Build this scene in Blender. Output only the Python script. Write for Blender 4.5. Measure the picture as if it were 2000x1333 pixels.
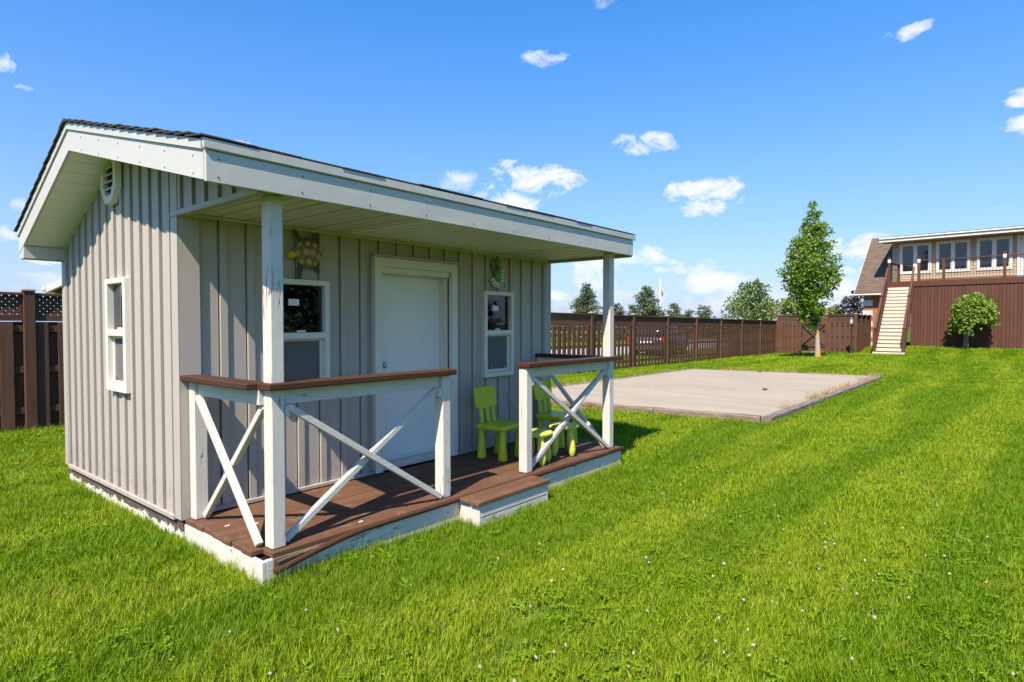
import bpy, math, random
import numpy as np
from mathutils import Vector, Matrix
for o in list(bpy.data.objects): bpy.data.objects.remove(o)
sc = bpy.context.scene
COL = sc.collection
R = math.radians
rnd = random.Random(7)
nr = np.random.default_rng(11)

# ---------------------------------------------------------------- camera
CAM = Vector((-1.774, -3.269, 1.47))
YAW = 39.87                                   # heading of the camera, degrees from +X
PITCH = 1.61
cd = bpy.data.cameras.new('camera'); cam = bpy.data.objects.new('camera', cd); COL.objects.link(cam)
cam.location = CAM
cam.rotation_euler = (R(90 - PITCH), 0, R(YAW - 90))
cd.sensor_width = 36; cd.lens = 36 * 1191 / 2000
cd.clip_start = 0.05; cd.clip_end = 3000
sc.camera = cam
FW = Vector((math.cos(R(YAW)), math.sin(R(YAW)))); RT = Vector((FW.y, -FW.x))
def cw(x, y):                                 # metres right of / ahead of the camera -> yard coordinates
    return (CAM.x + RT.x*x + FW.x*y, CAM.y + RT.y*x + FW.y*y)

# ---------------------------------------------------------------- sun and sky
LD = Vector((1.0, 0.31, -1.30)).normalized()  # direction the sunlight travels
sd = bpy.data.lights.new('sun', 'SUN'); sun = bpy.data.objects.new('sun', sd); COL.objects.link(sun)
sd.energy = 3.7; sd.angle = R(0.53); sd.color = (1.0, 0.89, 0.73)
sun.rotation_euler = LD.to_track_quat('-Z', 'Y').to_euler()
S = -LD
SUN_EL = math.asin(S.z); SUN_ROT = math.atan2(S.x, S.y)

W = bpy.data.worlds.new('World'); sc.world = W; W.use_nodes = True
wn = W.node_tree; wn.nodes.clear(); WL = wn.links
def N(t, **k):
    n = wn.nodes.new(t)
    for a, b in k.items(): setattr(n, a, b)
    return n
def wmath(op, a, b=None, c=None, clamp=False):
    n = N('ShaderNodeMath', operation=op, use_clamp=clamp)
    for i, s in enumerate((a, b, c)):
        if s is None: continue
        if hasattr(s, 'links'): WL.new(s, n.inputs[i])
        else: n.inputs[i].default_value = s
    return n.outputs[0]
wout = N('ShaderNodeOutputWorld'); wbg = N('ShaderNodeBackground')
sky = N('ShaderNodeTexSky', sky_type='NISHITA', sun_disc=False)
sky.sun_elevation = SUN_EL; sky.sun_rotation = SUN_ROT
sky.altitude = 250; sky.air_density = 1.0; sky.dust_density = 0.35; sky.ozone_density = 3.0
tc = N('ShaderNodeTexCoord'); sep = N('ShaderNodeSeparateXYZ'); WL.new(tc.outputs['Generated'], sep.inputs[0])
rot = N('ShaderNodeMapping'); rot.inputs['Rotation'].default_value = (0, 0, -R(YAW)); WL.new(tc.outputs['Generated'], rot.inputs[0])
rs = N('ShaderNodeSeparateXYZ'); WL.new(rot.outputs[0], rs.inputs[0])
az = wmath('ARCTAN2', rs.outputs[1], rs.outputs[0]); el = wmath('ARCSINE', sep.outputs[2])
ae = N('ShaderNodeCombineXYZ'); WL.new(az, ae.inputs[0]); WL.new(el, ae.inputs[1])
mp = N('ShaderNodeMapping'); mp.inputs['Scale'].default_value = (1, 1, 1.8); WL.new(tc.outputs['Generated'], mp.inputs[0])
nz = N('ShaderNodeTexNoise'); nz.inputs['Scale'].default_value = 15; nz.inputs['Detail'].default_value = 8; nz.inputs['Roughness'].default_value = 0.66; nz.inputs['Distortion'].default_value = .4; WL.new(mp.outputs[0], nz.inputs['Vector'])
nzw = wmath('MULTIPLY_ADD', nz.outputs[0], 12.5, -4.75)
# cumulus: azimuth from the middle of the view, elevation, half sizes (degrees), opacity
def cl(px, py, hw, hh, op):
    a = (px-1000)/1191; b = (633-py)/1191
    return (-math.degrees(math.atan(a)), math.degrees(math.atan(b/math.sqrt(1+a*a))), hw/1191*57.3/(1+a*a)**.9, hh/1191*57.3/(1+a*a)**.5, op)
CLOUDS = [cl(22,132,30,26,.9), cl(35,174,38,9,.5), cl(8,462,38,22,.9), cl(88,508,46,14,.75), cl(45,402,30,16,.5),
  cl(1078,122,58,17,.6), cl(1188,12,44,18,.3), cl(1256,287,62,22,.85), cl(900,357,48,22,.5), cl(1035,358,104,36,1), cl(985,398,86,26,.85),
  cl(1372,384,74,38,.95), cl(1760,68,54,15,.7), cl(2010,193,72,26,1), cl(2010,236,88,30,1),
  cl(470,290,38,16,.8), cl(1690,487,100,28,1), cl(1665,548,70,42,.7), cl(1200,514,120,36,.75), cl(1328,521,80,19,.95), cl(1165,548,50,22,.7),
  cl(1385,556,90,34,.75), cl(1090,580,36,13,.8), cl(1400,590,560,30,.35), cl(100,560,170,25,.35)]
# the sky goes on in the same way outside the frame
crn = random.Random(3)
for k in range(9):
    e = crn.uniform(5, 40); w_ = crn.uniform(3, 6)
    CLOUDS.append((crn.uniform(60, 300), e, w_, w_*crn.uniform(.3,.5), crn.uniform(.5, 1)))
mask = None
for (a0, e0, wa, we, op) in CLOUDS:
    a0 = (a0+180) % 360-180
    v = N('ShaderNodeVectorMath', operation='MULTIPLY_ADD'); WL.new(ae.outputs[0], v.inputs[0]); v.inputs[1].default_value = (1/R(wa), 1/R(we), 0); v.inputs[2].default_value = (-a0/wa, -e0/we, 0)
    dt = N('ShaderNodeVectorMath', operation='DOT_PRODUCT'); WL.new(v.outputs[0], dt.inputs[0]); WL.new(v.outputs[0], dt.inputs[1])
    g = wmath('SUBTRACT', nzw, wmath('MULTIPLY', dt.outputs['Value'], 1.9))
    m = wmath('MULTIPLY', wmath('MULTIPLY', g, 0.42, clamp=True), op)
    mask = m if mask is None else wmath('MAXIMUM', mask, m)
mask = wmath('MULTIPLY', mask, wmath('SUBTRACT', 2.0, mask))
hs = N('ShaderNodeHueSaturation'); hs.inputs['Saturation'].default_value = 1.40; hs.inputs['Hue'].default_value = 0.504; WL.new(wmath('MULTIPLY_ADD', wmath('MINIMUM', wmath('MULTIPLY', wmath('MAXIMUM', el, 0.0), 2.3), 1.0), .34, .62), hs.inputs['Value'])
WL.new(sky.outputs[0], hs.inputs['Color'])
mx = N('ShaderNodeMix', data_type='RGBA'); WL.new(mask, mx.inputs['Factor'])
hz = N('ShaderNodeMix', data_type='RGBA'); WL.new(wmath('MULTIPLY', wmath('POWER', 2.718, wmath('MULTIPLY', wmath('MAXIMUM', el, 0.0), -4.6)), .92), hz.inputs['Factor']); WL.new(hs.outputs[0], hz.inputs['A']); hz.inputs['B'].default_value = (1.75, 2.25, 3.55, 1)
WL.new(hz.outputs['Result'], mx.inputs['A'])
mx.inputs['B'].default_value = (3.6, 3.7, 3.9, 1)
WL.new(mx.outputs['Result'], wbg.inputs[0]); wbg.inputs[1].default_value = 0.12
WL.new(wbg.outputs[0], wout.inputs[0])
W.cycles.sampling_method = 'MANUAL'; W.cycles.sample_map_resolution = 1024

sc.render.engine = 'CYCLES'
sc.view_settings.view_transform = 'Standard'; sc.view_settings.look = 'None'
sc.view_settings.exposure = 1.2; sc.view_settings.gamma = 1.0; sc.view_settings.use_curve_mapping = False
sc.cycles.max_bounces = 8; sc.cycles.transparent_max_bounces = 16; sc.cycles.caustics_reflective = False; sc.cycles.caustics_refractive = False

# ---------------------------------------------------------------- materials
def srgb(r, g, b):
    f = lambda c: c/12.92 if c <= .04045 else ((c+.055)/1.055)**2.4
    return (f(r/255), f(g/255), f(b/255), 1)
class MT:
    def __init__(s, name):
        s.m = bpy.data.materials.new(name); s.m.use_nodes = True; s.t = s.m.node_tree; s.t.nodes.clear()
        s.out = s.n('ShaderNodeOutputMaterial')
    def n(s, t, **k):
        x = s.t.nodes.new(t)
        for a, b in k.items(): setattr(x, a, b)
        return x
    def l(s, a, b): s.t.links.new(a, b)
    def set(s, sock, v):
        if hasattr(v, 'links'): s.l(v, sock)
        else: sock.default_value = v
    def math(s, op, a, b=None, c=None, clamp=False):
        x = s.n('ShaderNodeMath', operation=op, use_clamp=clamp)
        for i, v in enumerate((a, b, c)):
            if v is not None: s.set(x.inputs[i], v)
        return x.outputs[0]
    def mix(s, f, a, b, blend='MIX'):
        x = s.n('ShaderNodeMix', data_type='RGBA', blend_type=blend)
        s.set(x.inputs['Factor'], f); s.set(x.inputs['A'], a); s.set(x.inputs['B'], b); return x.outputs['Result']
    def pos(s, scale=(1, 1, 1), kind='pos', rot=(0, 0, 0)):
        if kind == 'pos': g = s.n('ShaderNodeNewGeometry').outputs['Position']
        else: g = s.n('ShaderNodeTexCoord').outputs['Object']
        m = s.n('ShaderNodeMapping'); m.inputs['Scale'].default_value = scale; m.inputs['Rotation'].default_value = rot; s.l(g, m.inputs[0]); return m.outputs[0]
    def noise(s, vec, scale=5, detail=4, rough=.5, out=0):
        x = s.n('ShaderNodeTexNoise'); x.inputs['Scale'].default_value = scale; x.inputs['Detail'].default_value = detail; x.inputs['Roughness'].default_value = rough
        if vec is not None: s.l(vec, x.inputs['Vector'])
        return x.outputs[out]
    def ramp(s, f, stops):
        x = s.n('ShaderNodeValToRGB'); e = x.color_ramp.elements
        while len(e) < len(stops): e.new(0.5)
        for i, (p, c) in enumerate(stops):
            e[i].position = p; e[i].color = c if len(c) == 4 else (*c, 1)
        s.set(x.inputs[0], f); return x.outputs[0]
    def rng(s, f, a, b, c=0.0, d=1.0):
        x = s.n('ShaderNodeMapRange'); x.clamp = True
        s.set(x.inputs[0], f)
        for i, v in enumerate((a, b, c, d)): x.inputs[i+1].default_value = v
        return x.outputs[0]
    def rand(s): return s.n('ShaderNodeObjectInfo').outputs['Random']
    def island(s): return s.n('ShaderNodeNewGeometry').outputs['Random Per Island']
    def bump(s, h, strength=.3, dist=.01):
        x = s.n('ShaderNodeBump'); x.inputs['Strength'].default_value = strength; x.inputs['Distance'].default_value = dist; s.l(h, x.inputs['Height']); return x.outputs[0]
    def pbr(s, col, rough=.6, metal=0, normal=None, spec=.5, **k):
        p = s.n('ShaderNodeBsdfPrincipled'); s.set(p.inputs['Base Color'], col); s.set(p.inputs['Roughness'], rough)
        s.set(p.inputs['Metallic'], metal); s.set(p.inputs['Specular IOR Level'], spec)
        if normal is not None: s.l(normal, p.inputs['Normal'])
        for a, b in k.items(): s.set(p.inputs[a], b)
        s.l(p.outputs[0], s.out.inputs[0]); return p

def c4(c, k=1.0): return (c[0]*k, c[1]*k, c[2]*k, 1)
def wood(name, col, axis, var=.35, rough=.7, dirt=None, bump=.35):
    t = MT(name); sc_ = {'x': (1.2, 34, 34), 'y': (34, 1.2, 34), 'z': (34, 34, 1.2)}[axis]
    gr = t.noise(t.pos(sc_), 1.6, 6, .65); big = t.noise(t.pos(), 2.3, 3)
    c = t.mix(t.rng(gr, .3, .7), c4(col, 1-var), c4(col, 1+var*.6))
    c = t.mix(t.rng(big, .35, .7, 0, .5), c, c4(col, 1.25))
    r = t.rand(); c = t.mix(t.math('MULTIPLY', r, .45), c, c4(col, .62))
    if dirt: c = t.mix(t.rng(t.noise(t.pos(), 9, 6, .7), .56, .72, 0, .75), c, dirt)
    t.pbr(c, rough, normal=t.bump(gr, bump, .006), spec=.12); return t.m
def plain(name, col, rough=.5, metal=0, var=.06, scale=6, bump=0, spec=.5):
    t = MT(name); n = t.noise(t.pos(), scale, 5, .6)
    c = t.mix(n, c4(col, 1-var), c4(col, 1+var))
    t.pbr(c, rough, metal, t.bump(n, bump, .01) if bump else None, spec); return t.m

M = {}
# taupe vinyl board-and-batten
t = MT('siding'); n = t.noise(t.pos((3, 3, .5)), 3, 5, .6); f = t.noise(t.pos((60, 60, 2)), 2, 3)
smudge = t.rng(t.noise(t.pos((1, 1, 1.6)), 7, 7, .72), .63, .76, 0, .30)
col = t.mix(n, (.395, .358, .318, 1), (.46, .418, .372, 1)); col = t.mix(smudge, col, (.20, .185, .165, 1))
zz = t.n('ShaderNodeSeparateXYZ'); t.l(t.n('ShaderNodeNewGeometry').outputs['Position'], zz.inputs[0])
spl = t.math('MULTIPLY', t.rng(zz.outputs[2], .16, .48, 1.0, 0.0), t.rng(t.noise(t.pos((1, 1, .6)), 18, 7, .75), .44, .68, 0, .55)); col = t.mix(spl, col, (.17, .135, .10, 1))
t.pbr(col, .48, normal=t.bump(f, .12, .003), spec=.35); M['siding'] = t.m
# white brushed paint on rough lumber, flaking to grey wood
def whitepaint(name, axis, flake=.0, tint=(.64, .60, .535)):
    t = MT(name); s_ = {'x': (2, 40, 40), 'y': (40, 2, 40), 'z': (40, 40, 2)}[axis]
    gr = t.noise(t.pos(s_), 1.4, 6, .7); sp = t.noise(t.pos(), 14, 8, .75); big = t.noise(t.pos(), 2.5, 4)
    c = t.mix(t.rng(big, .3, .7), c4(tint, .90), c4(tint, 1.0))
    cr = t.rng(gr, .70 - flake*.12, .76 - flake*.10, 0, .55); c = t.mix(cr, c, (.33, .30, .26, 1))
    pe = t.rng(sp, .70 - flake*.14, .73 - flake*.14); c = t.mix(pe, c, (.17, .12, .09, 1))
    ln = {'x': (.5, 9, 9), 'y': (9, .5, 9), 'z': (9, 9, .5)}[axis]
    ck = t.noise(t.pos(ln), 1.0, 3, .6); ck = t.math('ABSOLUTE', t.math('SUBTRACT', ck, .5)); ck = t.rng(ck, .0, .007, 1.0, 0.0)
    ck = t.math('MULTIPLY', ck, t.rng(t.noise(t.pos(), 2.1, 2), .50, .56)); c = t.mix(t.math('MULTIPLY', ck, .85), c, (.06, .05, .04, 1))
    gm = t.rng(t.noise(t.pos(), 6, 6, .7), .52, .74, 0, .35); c = t.mix(gm, c, (.36, .34, .28, 1))
    h = t.math('SUBTRACT', gr, t.math('ADD', t.math('MULTIPLY', pe, .8), ck))
    t.pbr(c, .55, normal=t.bump(h, .4, .006), spec=.35); return t.m
for a in 'xyz': M['white_'+a] = whitepaint('white_paint_'+a, a)
M['white_flaking'] = whitepaint('white_paint_flaking', 'x', .55)
M['white_flaking_y'] = whitepaint('white_paint_flaking_y', 'y', .35)
# aluminium fascia, wavy
t = MT('fascia'); n = t.noise(t.pos((.7, .7, 1)), 2.2, 3); c = t.mix(n, (.48, .475, .43, 1), (.53, .525, .475, 1))
t.pbr(c, .42, normal=t.bump(n, .25, .05), spec=.4); M['fascia'] = t.m
# soffit vinyl with perforation rows
t = MT('soffit'); v = t.n('ShaderNodeTexVoronoi', feature='F1'); v.inputs['Scale'].default_value = 55; v.inputs['Randomness'].default_value = 0.0
t.l(t.pos((1, 1, 0)), v.inputs['Vector']); hole = t.rng(v.outputs['Distance'], .22, .32, .9, 0.0)
c = t.mix(hole, (.76, .76, .70, 1), (.05, .05, .04, 1)); t.pbr(c, .5, spec=.3); M['soffit'] = t.m
M['soffit_plain'] = plain('soffit_plain', (.74, .74, .69), .5)
M['shingle'] = plain('roof_shingle', (.055, .05, .048), .95, var=.5, scale=60, bump=.6)
M['deck'] = wood('deck_stain', (.150, .077, .046), 'x', .4, .72, dirt=(.26, .17, .12, 1))
M['rail'] = wood('rail_stain_x', (.080, .038, .023), 'x', .25, .55)
M['rail_y'] = wood('rail_stain_y', (.080, .038, .023), 'y', .25, .55)
M['raw_wood'] = wood('split_wood', (.20, .15, .10), 'x', .7, .9, bump=.8)
M['fence'] = wood('fence_stain', (.118, .063, .040), 'z', .35, .8, bump=.5)
M['fence_rail'] = wood('fence_rail_stain', (.118, .063, .040), 'x', .35, .8)
M['skirting'] = wood('house_skirting_stain', (.122, .056, .038), 'z', .2, .8)
M['house_trim'] = wood('house_deck_stain', (.128, .057, .039), 'x', .2, .75)
# foundation band: dark sill with peeling white paint below
t = MT('foundation'); sp = t.noise(t.pos((1, 1, 1.5)), 11, 8, .72); z = t.n('ShaderNodeSeparateXYZ'); t.l(t.n('ShaderNodeNewGeometry').outputs['Position'], z.inputs[0])
f = t.rng(t.math('ADD', z.outputs[2], t.math('MULTIPLY', t.math('SUBTRACT', sp, .5), .22)), .062, .075)
dk = t.mix(t.noise(t.pos(), 25, 4), (.03, .022, .018, 1), (.16, .10, .07, 1)); bl = t.rng(t.noise(t.pos(), 16, 2), .66, .68); dk = t.mix(bl, dk, (.04, .14, .26, 1))
c = t.mix(f, (.74, .72, .66, 1), dk); t.pbr(c, .8, normal=t.bump(sp, .5, .01)); M['foundation'] = t.m
M['vinyl_white'] = plain('vinyl_white', (.71, .68, .60), .38, var=.04)
M['door_white'] = plain('door_white', (.80, .80, .755), .35, var=.04, scale=2)
M['steel'] = plain('brushed_steel', (.45, .44, .42), .3, 1)
M['nail'] = plain('nail_rust', (.07, .05, .04), .7)
def glass(name, tint, k):
    t = MT(name); fr = t.n('ShaderNodeFresnel'); fr.inputs[0].default_value = 1.40
    a = t.n('ShaderNodeBsdfTransparent'); a.inputs[0].default_value = tint; g = t.n('ShaderNodeBsdfGlossy'); g.inputs['Roughness'].default_value = .015; g.inputs[0].default_value = (.9, .95, 1, 1)
    wv = t.noise(t.pos(), 1.2, 1); t.l(t.bump(wv, .04, .02), g.inputs['Normal'])
    m = t.n('ShaderNodeMixShader'); t.l(t.math('MULTIPLY', fr.outputs[0], k, clamp=True), m.inputs[0]); t.l(a.outputs[0], m.inputs[1]); t.l(g.outputs[0], m.inputs[2]); t.l(m.outputs[0], t.out.inputs[0]); return t.m
M['glass'] = glass('window_glass', (.72, .78, .74, 1), 1.7)
t = MT('insect_screen'); a = t.n('ShaderNodeBsdfTransparent'); d_ = t.n('ShaderNodeBsdfDiffuse'); d_.inputs[0].default_value = (.24, .235, .22, 1); m = t.n('ShaderNodeMixShader'); m.inputs[0].default_value = .5
t.l(a.outputs[0], m.inputs[1]); t.l(d_.outputs[0], m.inputs[2]); t.l(m.outputs[0], t.out.inputs[0]); M['screen'] = t.m
M['room'] = plain('room_panel', (.16, .14, .12), .8)
M['paper'] = plain('paper', (.8, .8, .76), .8)
def plastic(name, col, lo):
    t = MT(name); n = t.noise(t.pos(), 5, 5, .6); sc_ = t.noise(t.pos((20, 5, 20)), 6, 6, .7)
    c = t.mix(n, c4(col, .93), c4(col, 1.06)); c = t.mix(t.rng(sc_, .6, .8, 0, .25), c, lo)
    t.pbr(c, .42, spec=.45, normal=t.bump(sc_, .08, .002)); return t.m
M['lime'] = plastic('lime_plastic', (.50, .55, .016), (.58, .63, .12, 1))
M['lime_faded'] = plastic('lime_plastic_faded', (.54, .59, .085), (.66, .69, .34, 1))
# concrete slab
t = MT('concrete'); n1 = t.noise(t.pos((1, .28, 1), rot=(0, 0, .25)), 1.6, 5, .6); n2 = t.noise(t.pos(), 26, 8, .75); n3 = t.noise(t.pos(), .5, 3)
c = t.mix(t.rng(n1, .3, .7), (.31, .258, .19, 1), (.38, .322, .245, 1)); c = t.mix(t.rng(n2, .4, .7, 0, .4), c, (.43, .375, .31, 1)); c = t.mix(t.rng(n3, .5, .7, 0, .2), c, (.27, .24, .19, 1))
ck = t.noise(t.pos(), .55, 6, .62); ck = t.math('ABSOLUTE', t.math('SUBTRACT', ck, .5)); ck = t.rng(ck, .0, .0022, 1.0, 0.0); ck = t.math('MULTIPLY', ck, t.rng(t.noise(t.pos(), .3, 1), .5, .54))
sn = t.rng(t.noise(t.pos((1, 1, 1)), 2.3, 7, .7), .60, .72, 0, .35); c = t.mix(t.math('MULTIPLY', sn, .4), c, (.22, .18, .13, 1)); c = t.mix(t.math('MULTIPLY', ck, .7), c, (.12, .10, .08, 1))
t.pbr(c, .9, normal=t.bump(n2, .25, .006), spec=.2); M['concrete'] = t.m
M['timber'] = wood('weathered_timber', (.24, .205, .17), 'x', .75, .9, dirt=(.10, .08, .06, 1), bump=1.0)
M['timber_y'] = wood('weathered_timber_y', (.24, .18, .135), 'y', .75, .9, dirt=(.09, .06, .04, 1), bump=1.0)
# lawn soil/turf under the blades
t = MT('lawn'); a = t.noise(t.pos(), .35, 4); b = t.noise(t.pos(), 14, 6, .7); s_ = t.noise(t.pos((1.1, .06, 1), rot=(0, 0, R(0))), .9, 2)
c = t.mix(b, (.025, .045, .002, 1), (.10, .15, .006, 1)); c = t.mix(t.rng(a, .45, .7, 0, .5), c, (.13, .19, .03, 1)); c = t.mix(t.rng(s_, .45, .58, 0, .35), c, (.07, .13, .012, 1))
t.pbr(c, .95, normal=t.bump(b, .8, .04), spec=.1); M['lawn'] = t.m
def leafmat(name, c1, c2, c3, trans=.35, rough=.5, patch=(.35, 4), tipc=None, gloss=.08):
    t = MT(name); r = t.island(); p = t.noise(t.pos(), patch[0], patch[1], .6)
    c = t.mix(r, c4(c1), c4(c2)); c = t.mix(t.rng(p, .38, .68, 0, .8), c, c4(c3))
    d = t.n('ShaderNodeBsdfDiffuse'); tr = t.n('ShaderNodeBsdfTranslucent'); g = t.n('ShaderNodeBsdfGlossy'); g.inputs['Roughness'].default_value = rough
    t.set(d.inputs[0], c); t.set(tr.inputs[0], t.mix(.35, c, (.5, .6, .02, 1), 'MULTIPLY') if False else c); 
    m = t.n('ShaderNodeMixShader'); m.inputs[0].default_value = trans; t.l(d.outputs[0], m.inputs[1]); t.l(tr.outputs[0], m.inputs[2])
    m2 = t.n('ShaderNodeMixShader'); m2.inputs[0].default_value = gloss; t.l(m.outputs[0], m2.inputs[1]); t.l(g.outputs[0], m2.inputs[2]); t.l(m2.outputs[0], t.out.inputs[0]); return t.m
t = MT('grass_blade'); r = t.island(); p = t.noise(t.pos(), .55, 3, .6); st = t.noise(t.pos((.10, 1.0, 1), rot=(0, 0, R(-4))), 1.1, 2); fine = t.noise(t.pos(), 5, 3)
c = t.ramp(r, [(0, (.042, .112, .0)), (.30, (.112, .232, .0)), (.62, (.225, .365, .003)), (.88, (.41, .52, .012)), (.93, (.45, .55, .03)), (.96, (.48, .38, .13))]); c = t.mix(t.rng(p, .42, .68, 0, .65), c, (.33, .40, .02, 1)); c = t.mix(t.rng(st, .46, .56, 0, .62), c, (.10, .225, .0, 1)); c = t.mix(t.rng(fine, .58, .72, 0, .5), c, (.36, .36, .03, 1))
d = t.n('ShaderNodeBsdfDiffuse'); tr = t.n('ShaderNodeBsdfTranslucent'); g = t.n('ShaderNodeBsdfGlossy'); g.inputs['Roughness'].default_value = .5
t.set(d.inputs[0], c); t.set(tr.inputs[0], c); m = t.n('ShaderNodeMixShader'); m.inputs[0].default_value = .34; t.l(d.outputs[0], m.inputs[1]); t.l(tr.outputs[0], m.inputs[2])
m2 = t.n('ShaderNodeMixShader'); m2.inputs[0].default_value = .018; t.l(m.outputs[0], m2.inputs[1]); t.l(g.outputs[0], m2.inputs[2]); t.l(m2.outputs[0], t.out.inputs[0]); M['grass'] = t.m
M['grass_dry'] = leafmat('dry_grass', (.42, .25, .08), (.52, .33, .12), (.36, .28, .09), .3, .6)
M['clover'] = leafmat('clover_leaf', (.13, .26, .004), (.22, .34, .01), (.18, .30, .006), .35, gloss=.015)
M['petal'] = plain('clover_petal', (.44, .41, .34), .7)
M['maple_leaf'] = leafmat('maple_leaf', (.10, .20, .006), (.24, .36, .018), (.18, .30, .014), .35, .5, (1.2, 3), gloss=.05)
M['mulberry_leaf'] = leafmat('mulberry_leaf', (.15, .26, .015), (.25, .36, .03), (.20, .30, .02), .38, .5, (1.5, 3), gloss=.05)
M['tree_leaf'] = leafmat('broad_leaf', (.09, .17, .02), (.17, .25, .03), (.13, .20, .03), .35, .5, (.3, 3))
M['tree_leaf_y'] = leafmat('broad_leaf_pale', (.17, .23, .02), (.26, .30, .03), (.19, .24, .03), .38, .5, (.3, 3))
M['purple_leaf'] = leafmat('purple_leaf', (.020, .012, .018), (.050, .022, .030), (.030, .018, .022), .2, .4)
M['spruce'] = leafmat('spruce_needle', (.030, .066, .009), (.075, .125, .018), (.052, .095, .014), .15, .6, (.3, 3))
M['pine'] = leafmat('pine_needle', (.065, .105, .030), (.12, .165, .05), (.09, .135, .04), .15, .6, (.3, 3))
M['bark'] = plain('bark', (.16, .13, .10), .9, var=.4, scale=30, bump=.6)
t = MT('maple_bark'); b1 = t.noise(t.pos((1, 1, .35)), 16, 5, .7); y_ = t.rng(t.noise(t.pos((1, 1, .35)), 3.2, 4, .7), .50, .58)
c = t.mix(b1, (.26, .22, .16, 1), (.46, .41, .33, 1)); c = t.mix(y_, c, (.50, .27, .015, 1)); t.pbr(c, .9, normal=t.bump(b1, .6, .01)); M['maple_bark'] = t.m
M['mulch'] = plain('mulch', (.22, .10, .055), .95, var=.5, scale=40, bump=.8)
# house
t = MT('house_shingle'); br = t.n('ShaderNodeTexBrick'); br.inputs['Scale'].default_value = 1.0; br.inputs['Brick Width'].default_value = .32; br.inputs['Row Height'].default_value = .14; br.inputs['Mortar Size'].default_value = .012
for k_, v_ in (('Color1', (.105, .076, .054, 1)), ('Color2', (.165, .12, .085, 1)), ('Mortar', (.05, .037, .027, 1))): br.inputs[k_].default_value = v_
uvn = t.n('ShaderNodeTexCoord'); t.l(uvn.outputs['UV'], br.inputs['Vector']); c = t.mix(t.rng(t.noise(t.pos(), 3, 4), .4, .7, 0, .5), br.outputs[0], (.12, .088, .064, 1)); t.pbr(c, .95, normal=t.bump(br.outputs[1], -.4, .02)); M['house_shingle'] = t.m
M['clapboard'] = plain('clapboard_tan', (.40, .31, .205), .6, var=.06)
M['house_white'] = plain('house_white', (.66, .64, .57), .5)
t = MT('house_glass'); n_ = t.noise(t.pos(), 1, 2); t.pbr((.012, .016, .022, 1), .05, spec=.8, normal=t.bump(n_, .03, .02)); M['house_glass'] = t.m
t = MT('brick'); br = t.n('ShaderNodeTexBrick'); br.inputs['Scale'].default_value = 1.0; br.inputs['Brick Width'].default_value = .22; br.inputs['Row Height'].default_value = .075; br.inputs['Mortar Size'].default_value = .009
for k_, v_ in (('Color1', (.30, .07, .028, 1)), ('Color2', (.38, .105, .042, 1)), ('Mortar', (.32, .25, .20, 1))): br.inputs[k_].default_value = v_
uvn = t.n('ShaderNodeTexCoord'); t.l(uvn.outputs['UV'], br.inputs['Vector']); t.pbr(br.outputs[0], .9, normal=t.bump(br.outputs[1], -.5, .01)); M['brick'] = t.m
M['stair_riser'] = plain('stair_riser_paint', (.66, .59, .46), .6, var=.06)
M['black_metal_and_gap_shade'] = plain('black_metal_and_gap_shade', (.016, .016, .017), .45)
M['lamp_glass'] = plain('frosted_lamp_glass', (.72, .74, .70), .3)
M['asphalt'] = plain('road_surface', (.36, .34, .31), .95, var=.12, scale=12)
M['car_paint'] = plain('grey_car_paint', (.10, .105, .115), .25, .5, var=.03)
M['tyre'] = plain('tyre_rubber', (.02, .02, .02), .85)
M['red_lens'] = plain('red_lens', (.62, .012, .012), .2)
M['flag_red'] = plain('flag_red', (.55, .03, .03), .7)
M['flag_white'] = plain('flag_white', (.78, .78, .78), .7)
M['pole_white'] = plain('pole_white', (.78, .78, .80), .4)
M['post_cap'] = plain('post_cap_grey', (.34, .31, .27), .6)
M['turtle_shell'] = plain('turtle_shell', (.42, .345, .20), .55, var=.35, scale=28)
M['turtle_rim'] = plain('turtle_rim', (.24, .155, .07), .6, var=.5, scale=40)
M['turtle_skin'] = plain('turtle_skin', (.035, .07, .05), .5, var=.9, scale=60)
M['turtle_head'] = plain('turtle_head', (.62, .44, .03), .5, var=.2, scale=30)
M['crab_green'] = plain('crab_green', (.05, .30, .03), .45, var=.25, scale=20)
M['crab_white'] = plain('crab_white', (.66, .70, .60), .5)
M['crab_red'] = plain('crab_red', (.22, .09, .07), .55, var=.3)
M['crab_claw'] = plain('crab_claw', (.05, .24, .10), .45, var=.4, scale=30)
M['leaf_brown'] = plain('dead_leaf', (.10, .06, .035), .9)

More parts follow.
